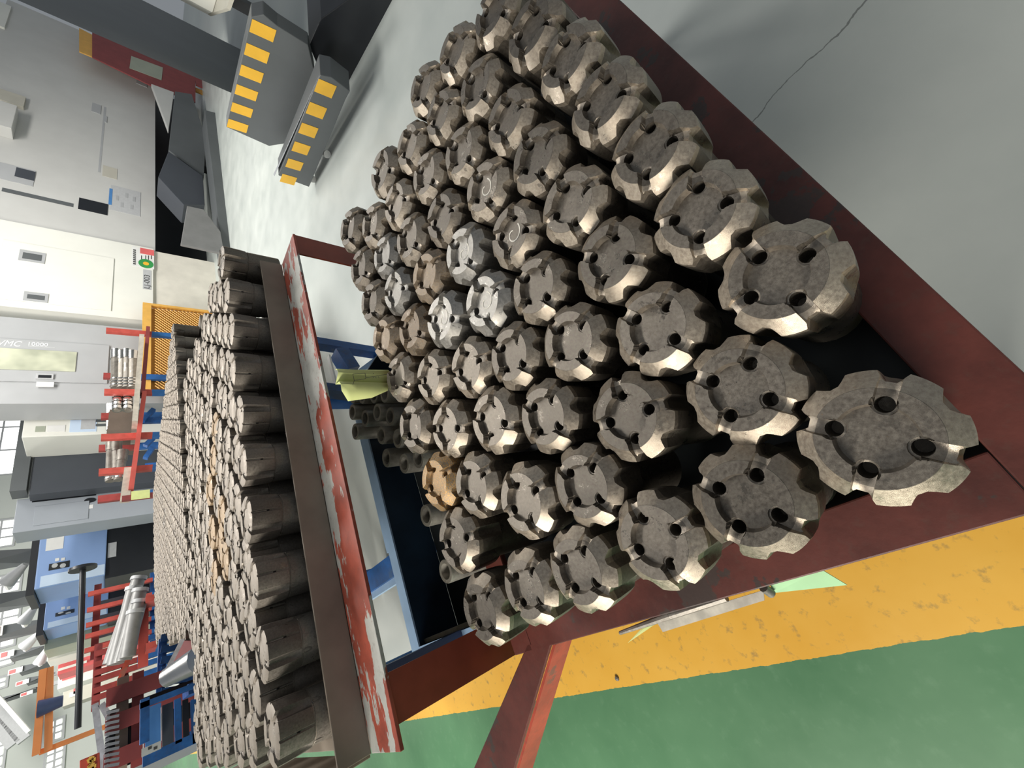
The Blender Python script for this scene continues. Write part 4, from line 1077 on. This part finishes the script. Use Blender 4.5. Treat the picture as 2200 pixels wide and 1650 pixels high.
for i in range(4):
    for j in range(2):
        a = ony(252 + j * 22, 850 + i * 8.2, ry + .1); 
        t = thing('coupling', a, 'bright steel coupling ring, ' + ORD[i] + (' of upper' if j == 0 else ' of lower') + ' line in the middle bay of the red rack', 'coupling', 'coupling rings on the red rack')
        m = MB(); m.tube(a, a + Vector((-.055, -.01, 0)), .06, 12); m.build('ring', M_CHROME, t, 30)
        m = MB(); m.tube(a + Vector((-.056, -.01, 0)), a + Vector((-.066, -.012, 0)), .036, 12); m.build('groove', M_DARKST, t, 30)
for i, (x0, y0, x1, y1) in enumerate(((240, 946, 237, 1034), (250, 948, 250, 1030), (264, 968, 255, 1032))):
    lying(x0, y0, x1, y1, ry + .18 - .03 * i, .06, 'dark bit with thin bright tail, ' + ORD[i] + ' in left bay of the red rack', False)
    a, b = ony(x1, y1, ry - .05 - .03 * i), ony(x1 - 1, y1 + 6, ry - .05 - .03 * i)
for j in range(2):
    for i in range(5):
        a = ony(233 + i * 3.2, 868 + j * 36, ry + .9); b = ony(233 + i * 3.2, 888 + j * 36, ry + .9)
        m = MB(); m.tube(a, b, .03, 8); o = m.build('steel_rod', M_CHROME, None, 40)
        tag(o, 'thin bright rod, ' + ORD[i] + ' from top of the ' + ('right' if j == 0 else 'left') + ' bundle behind the red rack', 'rod', 'bright rods behind the red rack')
bl = thing('storage_rack', (ony(300, 960, 7.5).x, 7.5, 0), 'blue lower rack frame seen through the red cantilever rack', 'rack')
for a, b in (((306, 905), (330, 880)), ((312, 958), (330, 940)), ((312, 985), (328, 962))):
    p, q = ony(*a, 7.5), ony(*b, 7.5); m = MB(); m.bar(p, q, .06, .08, (0, 1, 0)); m.build('brace', M_BLUE, bl)
p, q = ony(306, 900, 7.5), ony(312, 1000, 7.5)
boxpart('upright', M_BLUE, bl, p.x - .05, p.x + .05, 7.53, 7.58, 0, p.z); boxpart('upright', M_BLUE, bl, q.x - .05, q.x + .05, 7.53, 7.58, 0, q.z)

# ------------------------------------------------------------------ ochre expanded-metal guard
my = 7.75
mg = thing('mesh_guard', (ony(370, 680, my).x, my, 0), 'ochre expanded-metal guard screen between the cream machine and red rack', 'guard')
X1_ = ony(370, 661, my).x; X0_ = ony(340, 840, my).x; Zt = ony(306, 690, my).z
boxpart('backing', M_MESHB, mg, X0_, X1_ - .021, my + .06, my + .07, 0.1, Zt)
boxpart('frame', M_MESH, mg, X1_ - .02, X1_ + .03, my - .02, my + .055, 0, Zt); boxpart('frame', M_MESH, mg, X0_ - .05, X0_, my - .02, my + .055, 0, Zt)
boxpart('frame', M_MESH, mg, X0_, X1_ - .021, my - .02, my + .055, Zt - .12, Zt)
m = MB(); dx, dz = .06, .030; nx_, nz_ = int((X1_ - X0_) / dx), int((Zt - .3) / dz)
for i in range(nx_):
    for j in range(nz_):
        x = X0_ + .05 + i * dx + (j % 2) * dx / 2; z = .15 + j * dz
        if x + dx > X1_ - .02: continue
        for s in (0, 1):
            a = (x + s * dx / 2, z + (dz if s == 0 else 2 * dz - dz) * (1 if s else 0)); 
        p = [(x, z), (x + dx / 2, z + dz), (x + dx, z)]
        for u, v in ((p[0], p[1]), (p[1], p[2])):
            m.quad((u[0], my, u[1] - .007), (v[0], my, v[1] - .007), (v[0], my + .012, v[1] + .007), (u[0], my + .012, u[1] + .007))
o = m.build('expanded_mesh', M_MESH, mg); o['kind'] = 'stuff'

# ------------------------------------------------------------------ black bar with a round flange, and racks at lower left
by = 6.93
bk = thing('flanged_bar', ony(175, 1390, by), 'long black bar with a round end flange lying across the left racks', 'bar')
a, b = ony(178, 1224, by), ony(167, 1565, by)
m = MB(); m.tube(a, b, .027, 12); m.build('bar', M_BLACK, bk, 40)
d = (a - b).normalized(); m = MB(); m.tube(a, a + d * .03, .12, 20); m.build('flange', M_BLACK, bk, 40)
def rack(Y, posts, xtop, label, mat, beams, depth=.5, w_=.045):
    xs_ = [ony(xtop, p, Y).x for p in posts]; zt_ = ony(xtop, posts[0], Y).z
    t = thing('storage_rack', (sum(xs_) / len(xs_), Y, 0), label, 'rack')
    for x in xs_: boxpart('upright', mat, t, x - w_ / 2, x + w_ / 2, Y, Y + .06, 0, zt_)
    for bx_, mt in beams:
        z = ony(bx_, (posts[0] + posts[-1]) / 2, Y).z
        boxpart('cross_beam', mt, t, min(xs_) - .1, max(xs_) + .1, Y + .061, Y + .10, z - .03, z + .03)
    return t
rack(6.9, (1276, 1310, 1342, 1366, 1396), 189, 'red-over-blue rack with thin uprights behind the grey pipe bundle', M_TT, ((206, M_REDSH), (330, M_BLUE)))
rack(6.5, (1405, 1428, 1446, 1462, 1484, 1500), 204, 'maroon-over-blue rack with close uprights left of the pipe bundle', M_TT2, ((208, M_REDSH), (268, M_REDSH), (385, M_BLUE)), .5, .05)
t = rack(4.3, (1500, 1560, 1640), 228, 'low brown rack holding bright tubes beside the blue cart', M_REDSH, ((262, M_TAN), (296, M_REDSH)), .5, .10)
# dark angle stock stacked upright in the racks
for i, (p0, p1) in enumerate((((206, 1285), (238, 1290)), ((208, 1316), (232, 1322)), ((206, 1350), (228, 1356)), ((206, 1376), (222, 1379)))):
    X0, X1, Z0, Z1 = rect(p0[0], p0[1], p1[0] + 40, p1[1] + 8, 7.1)
    o = boxpart('steel_plate', M_CHAR if i < 3 else M_REDSH, None, X0, X1, 7.1, 7.13, 0, Z1)
    tag(o, ['dark steel plate nearest the right upright', 'dark steel plate beside the second upright', 'dark steel plate beside the third upright', 'narrow maroon plate beside the fourth upright'][i] + ' of the thin-post rack', 'plate', 'plates leaning in the left rack')
# grey drill pipes lying at a slant
for i in range(5):
    dx_ = i * 9.5; Y = 6.25 - .05 * i
    a, b = ony(308 + i * 1 - (i % 2) * 14, 1252 + i * 16 if False else 1250 + (i % 3) * 4, Y), ony(236 + dx_ * .9, 1428 - i * 5, Y)
    ends = ((297, 1246, 237, 1426), (286, 1268, 246, 1428), (300, 1272, 258, 1424), (300, 1296, 266, 1420), (290, 1318, 274, 1412))[i]
    a, b = ony(ends[0], ends[1], Y), ony(ends[2], ends[3], Y)
    t = thing('drill_pipe', b, 'grey hollow drill pipe, ' + ORD[i] + ' from the top of the slanted bundle', 'pipe', 'slanted drill pipes')
    d = (b - a).normalized()
    m = MB(); m.tube(a, b, .060, 12); m.build('tube', M_PIPE, t, 40)
    m = MB(); m.tube(a - d * .035, a - d * .0005, .072, 12); m.build('collar', M_GREY, t, 40)
    m = MB(); m.tube(a - d * .037, a - d * .0355, (.027), 10); m.build('bore', M_HOLE, t)
# trestle that carries the pipes
t = thing('pipe_trestle', (ony(285, 1340, 6.2).x, 6.2, 0), 'red and blue trestle carrying the slanted drill pipes', 'trestle')
for py in (1300, 1400):
    q = ony(300, py, 6.2); boxpart('leg', M_TT, t, q.x - .03, q.x + .03, 6.0, 6.30, 0, q.z - .04)
q0, q1 = ony(306, 1290, 6.2), ony(280, 1415, 6.2); m = MB(); m.bar((q1.x - .1, 6.33, q1.z - .1), (q0.x, 6.33, q1.z - .1), .03, .08); m.build('beam', M_REDFAR, t)
m = MB(); m.bar(ony(252, 1475, 6.1), ony(276, 1415, 6.1), .04, .05, (0, 1, 0)); m.build('strut', M_RED, t)
# bright tubes in the low brown rack
for i in range(11):
    py = 1532 + i * 11.5; Y = 4.18
    a = ony(229 - i * .4, py, Y); b = a + Vector((.005, 1.1, 0)); a2 = ony(256, py - 6, Y)
    t = thing('steel_tube', (a.x, Y, a.z), 'bright galvanised tube, ' + ORD[i] + ' from the right in the low brown rack', 'tube', 'bright tubes in the brown rack')
    m = MB(); m.bar((a.x, Y, a.z), (a2.x, Y - .0, a2.z), .015, .03, (0, 1, 0)); m.build('end', M_CHROME, t)
    m = MB(); m.bar((a.x, Y + .02, a.z - .006), (a.x, Y + .5, a.z - .006), .014, .02); m.build('tube', M_GALV, t)
for i in range(2):
    a, b = ony((204, 218)[i], 1512, 4.6), ony((224, 240)[i], 1664 - i * 112, 4.6); m = MB(); m.bar(a, b, .035, .03, (0, 1, 0))
    tag(m.build('aluminium_profile', M_GALV), ('long' if i == 0 else 'short') + ' aluminium profile leaning across the brown rack', 'profile')
boxpart('gap_shade_sheet', M_BLACK, bpy.data.objects['storage_rack.004'], ony(240, 1660, 4.4).x, ony(240, 1524, 4.4).x, 4.42, 4.43, 0.9, ony(226, 1590, 4.4).z)  # black sheet added to darken the gaps between the tubes
# blue cart with labelled window
by_ = 3.75
bc = thing('blue_cart', (ony(370, 1560, by_).x, by_, 0), 'blue steel cart with an open panel, inner plates and grey label', 'cart')
def bcp(name, mat, px, Y, th): return plate(name, mat, bc, px, Y, th)
X0, X1, Z0, Z1 = rect(306, 1494, 424, 1604, by_)
T = .055
for nm, a in (('post', (300, 1490, 420, 1502)), ('post', (306, 1598, 424, 1622))): bcp(nm, M_BLUE, a, by_, .06)
bcp('top_rail', M_BLUE, (300, 1502.2, 320, 1597), by_, .06); bcp('mid_rail', M_BLUE, (374, 1502.2, 388, 1597), by_, .06)
bcp('bottom_rail', M_BLUE, (410, 1502.2, 424, 1597), by_, .06)
bcp('inner_plate', M_STBLUE, (312, 1516, 346, 1604), by_ + .12, .02); bcp('inner_plate', M_CHAR, (348, 1512, 372, 1602), by_ + .16, .02); bcp('edge_strip', M_LABEL, (345, 1520, 347, 1592), by_ + .09, .006)
bcp('edge_strip', M_LABEL, (307, 1565, 309, 1612), by_ + .05, .006)
bcp('dark_panel', M_BLACK, (392, 1503, 405, 1590), by_ + .1, .02)
lb = bcp('label_plate', M_LABG, (304, 1600, 346, 1618), by_ - .061, .005)
for k in range(2): plate('printed_mark', M_INK, lb, (318 + k * 12, 1604, 326 + k * 12, 1610), by_ - .066, .001)
for x in (X0, X1):
    boxpart('leg', M_BLUE, bc, x - .03, x + .03, by_ + .01, by_ + .07, 0, Z0 - .03)
    boxpart('side_rail', M_BLUE, bc, x - .03, x + .03, by_ + .08, by_ + .45, Z0 - .03, Z0 + .03)
# slatted blue rack above the cart
sr = thing('storage_rack', (ony(380, 1440, 4.6).x, 4.6, 0), 'blue slatted rack between the back bits and the foil chute', 'rack')
for py in (1372, 1396, 1420, 1442, 1466, 1488):
    a, b = ony(345, py, 4.6), ony(420, py - 12, 4.6); m = MB(); m.bar(a, b, .05, .05, (0, 1, 0)); m.build('slat', M_BLUE, sr)
for px in (350, 398):
    a, b = ony(px, 1372, 4.64), ony(px - 6, 1492, 4.64); m = MB(); m.bar(a, b, .05, .05, (0, 1, 0)); m.build('cross_beam', M_BLUE, sr)
for py in (1380, 1480):
    q = ony(400, py, 4.7); boxpart('leg', M_BLUE, sr, q.x - .03, q.x + .03, 4.7, 4.76, 0, q.z)
# maroon chute with foil lip
ch = thing('foil_chute', ony(385, 1430, 3.6), 'maroon chute with crumpled silver foil lip behind the middle rack', 'chute')
def cp(px, py, Y): return ony(px, py, Y)
m = MB(); m.prism([cp(396, 1376, 3.3), cp(420, 1378, 3.2), cp(420, 1418, 3.05), cp(362, 1444, 3.15)], (0, .012, -.012)); m.build('bed', M_REDSH, ch)
m = MB(); m.tube(cp(358, 1456, 3.12), cp(424, 1418, 3.0), .045, 12, .065); m.build('foil_lip', M_CHROME, ch, 50)
m = MB(); m.bar(cp(395, 1374, 3.32), cp(357, 1448, 3.17), .012, .03); m.build('side_edge', M_GALV, ch)
q = cp(400, 1410, 3.2); boxpart('leg', M_GALV, ch, q.x - .02, q.x + .02, 3.22, 3.26, 0, q.z - .02)
# red sign with gold glyphs
sy = 4.0
sg = thing('sign_board', (ony(195, 1632, sy).x, sy, 0), 'red sign board with two gold glyphs, cut off at the lower left corner', 'sign')
m = MB(); m.prism([ony(171, 1634, sy), ony(214, 1616, sy), ony(218, 1720, sy), ony(172, 1738, sy)], (0, .02, 0)); m.build('board', M_SIGN, sg, None, .004)
for cx_, cy_ in ((196, 1634), (197, 1648), (196, 1662)):
    m = MB()
    for dx1, dy1, dx2, dy2 in ((-6, -4, 6, -6), (-3, 4, 5, 2), (-6, -4, -3, 4), (6, -6, 5, 2), (0, -5, 1, 5)):
        m.bar(ony(cx_ + dx1, cy_ + dy1, sy - .004), ony(cx_ + dx2, cy_ + dy2, sy - .004), .016, .004, (0, 1, 0))
    m.build('gold_glyph', M_GOLD, sg)
q = ony(210, 1700, sy); boxpart('post', M_GREY, sg, q.x - .03, q.x + .03, sy + .021, sy + .06, 0, q.z + .1)
# small debris on the floor
q = onz(1325, 1458, .004); m = MB(); m.lathe([(0, 0), (.010, .001), (.008, .006), (0, .008)], 8, (q.x, q.y)); tag(m.build('steel_chip', M_DARKST), 'small dark chip lying on the yellow floor stripe', 'chip')
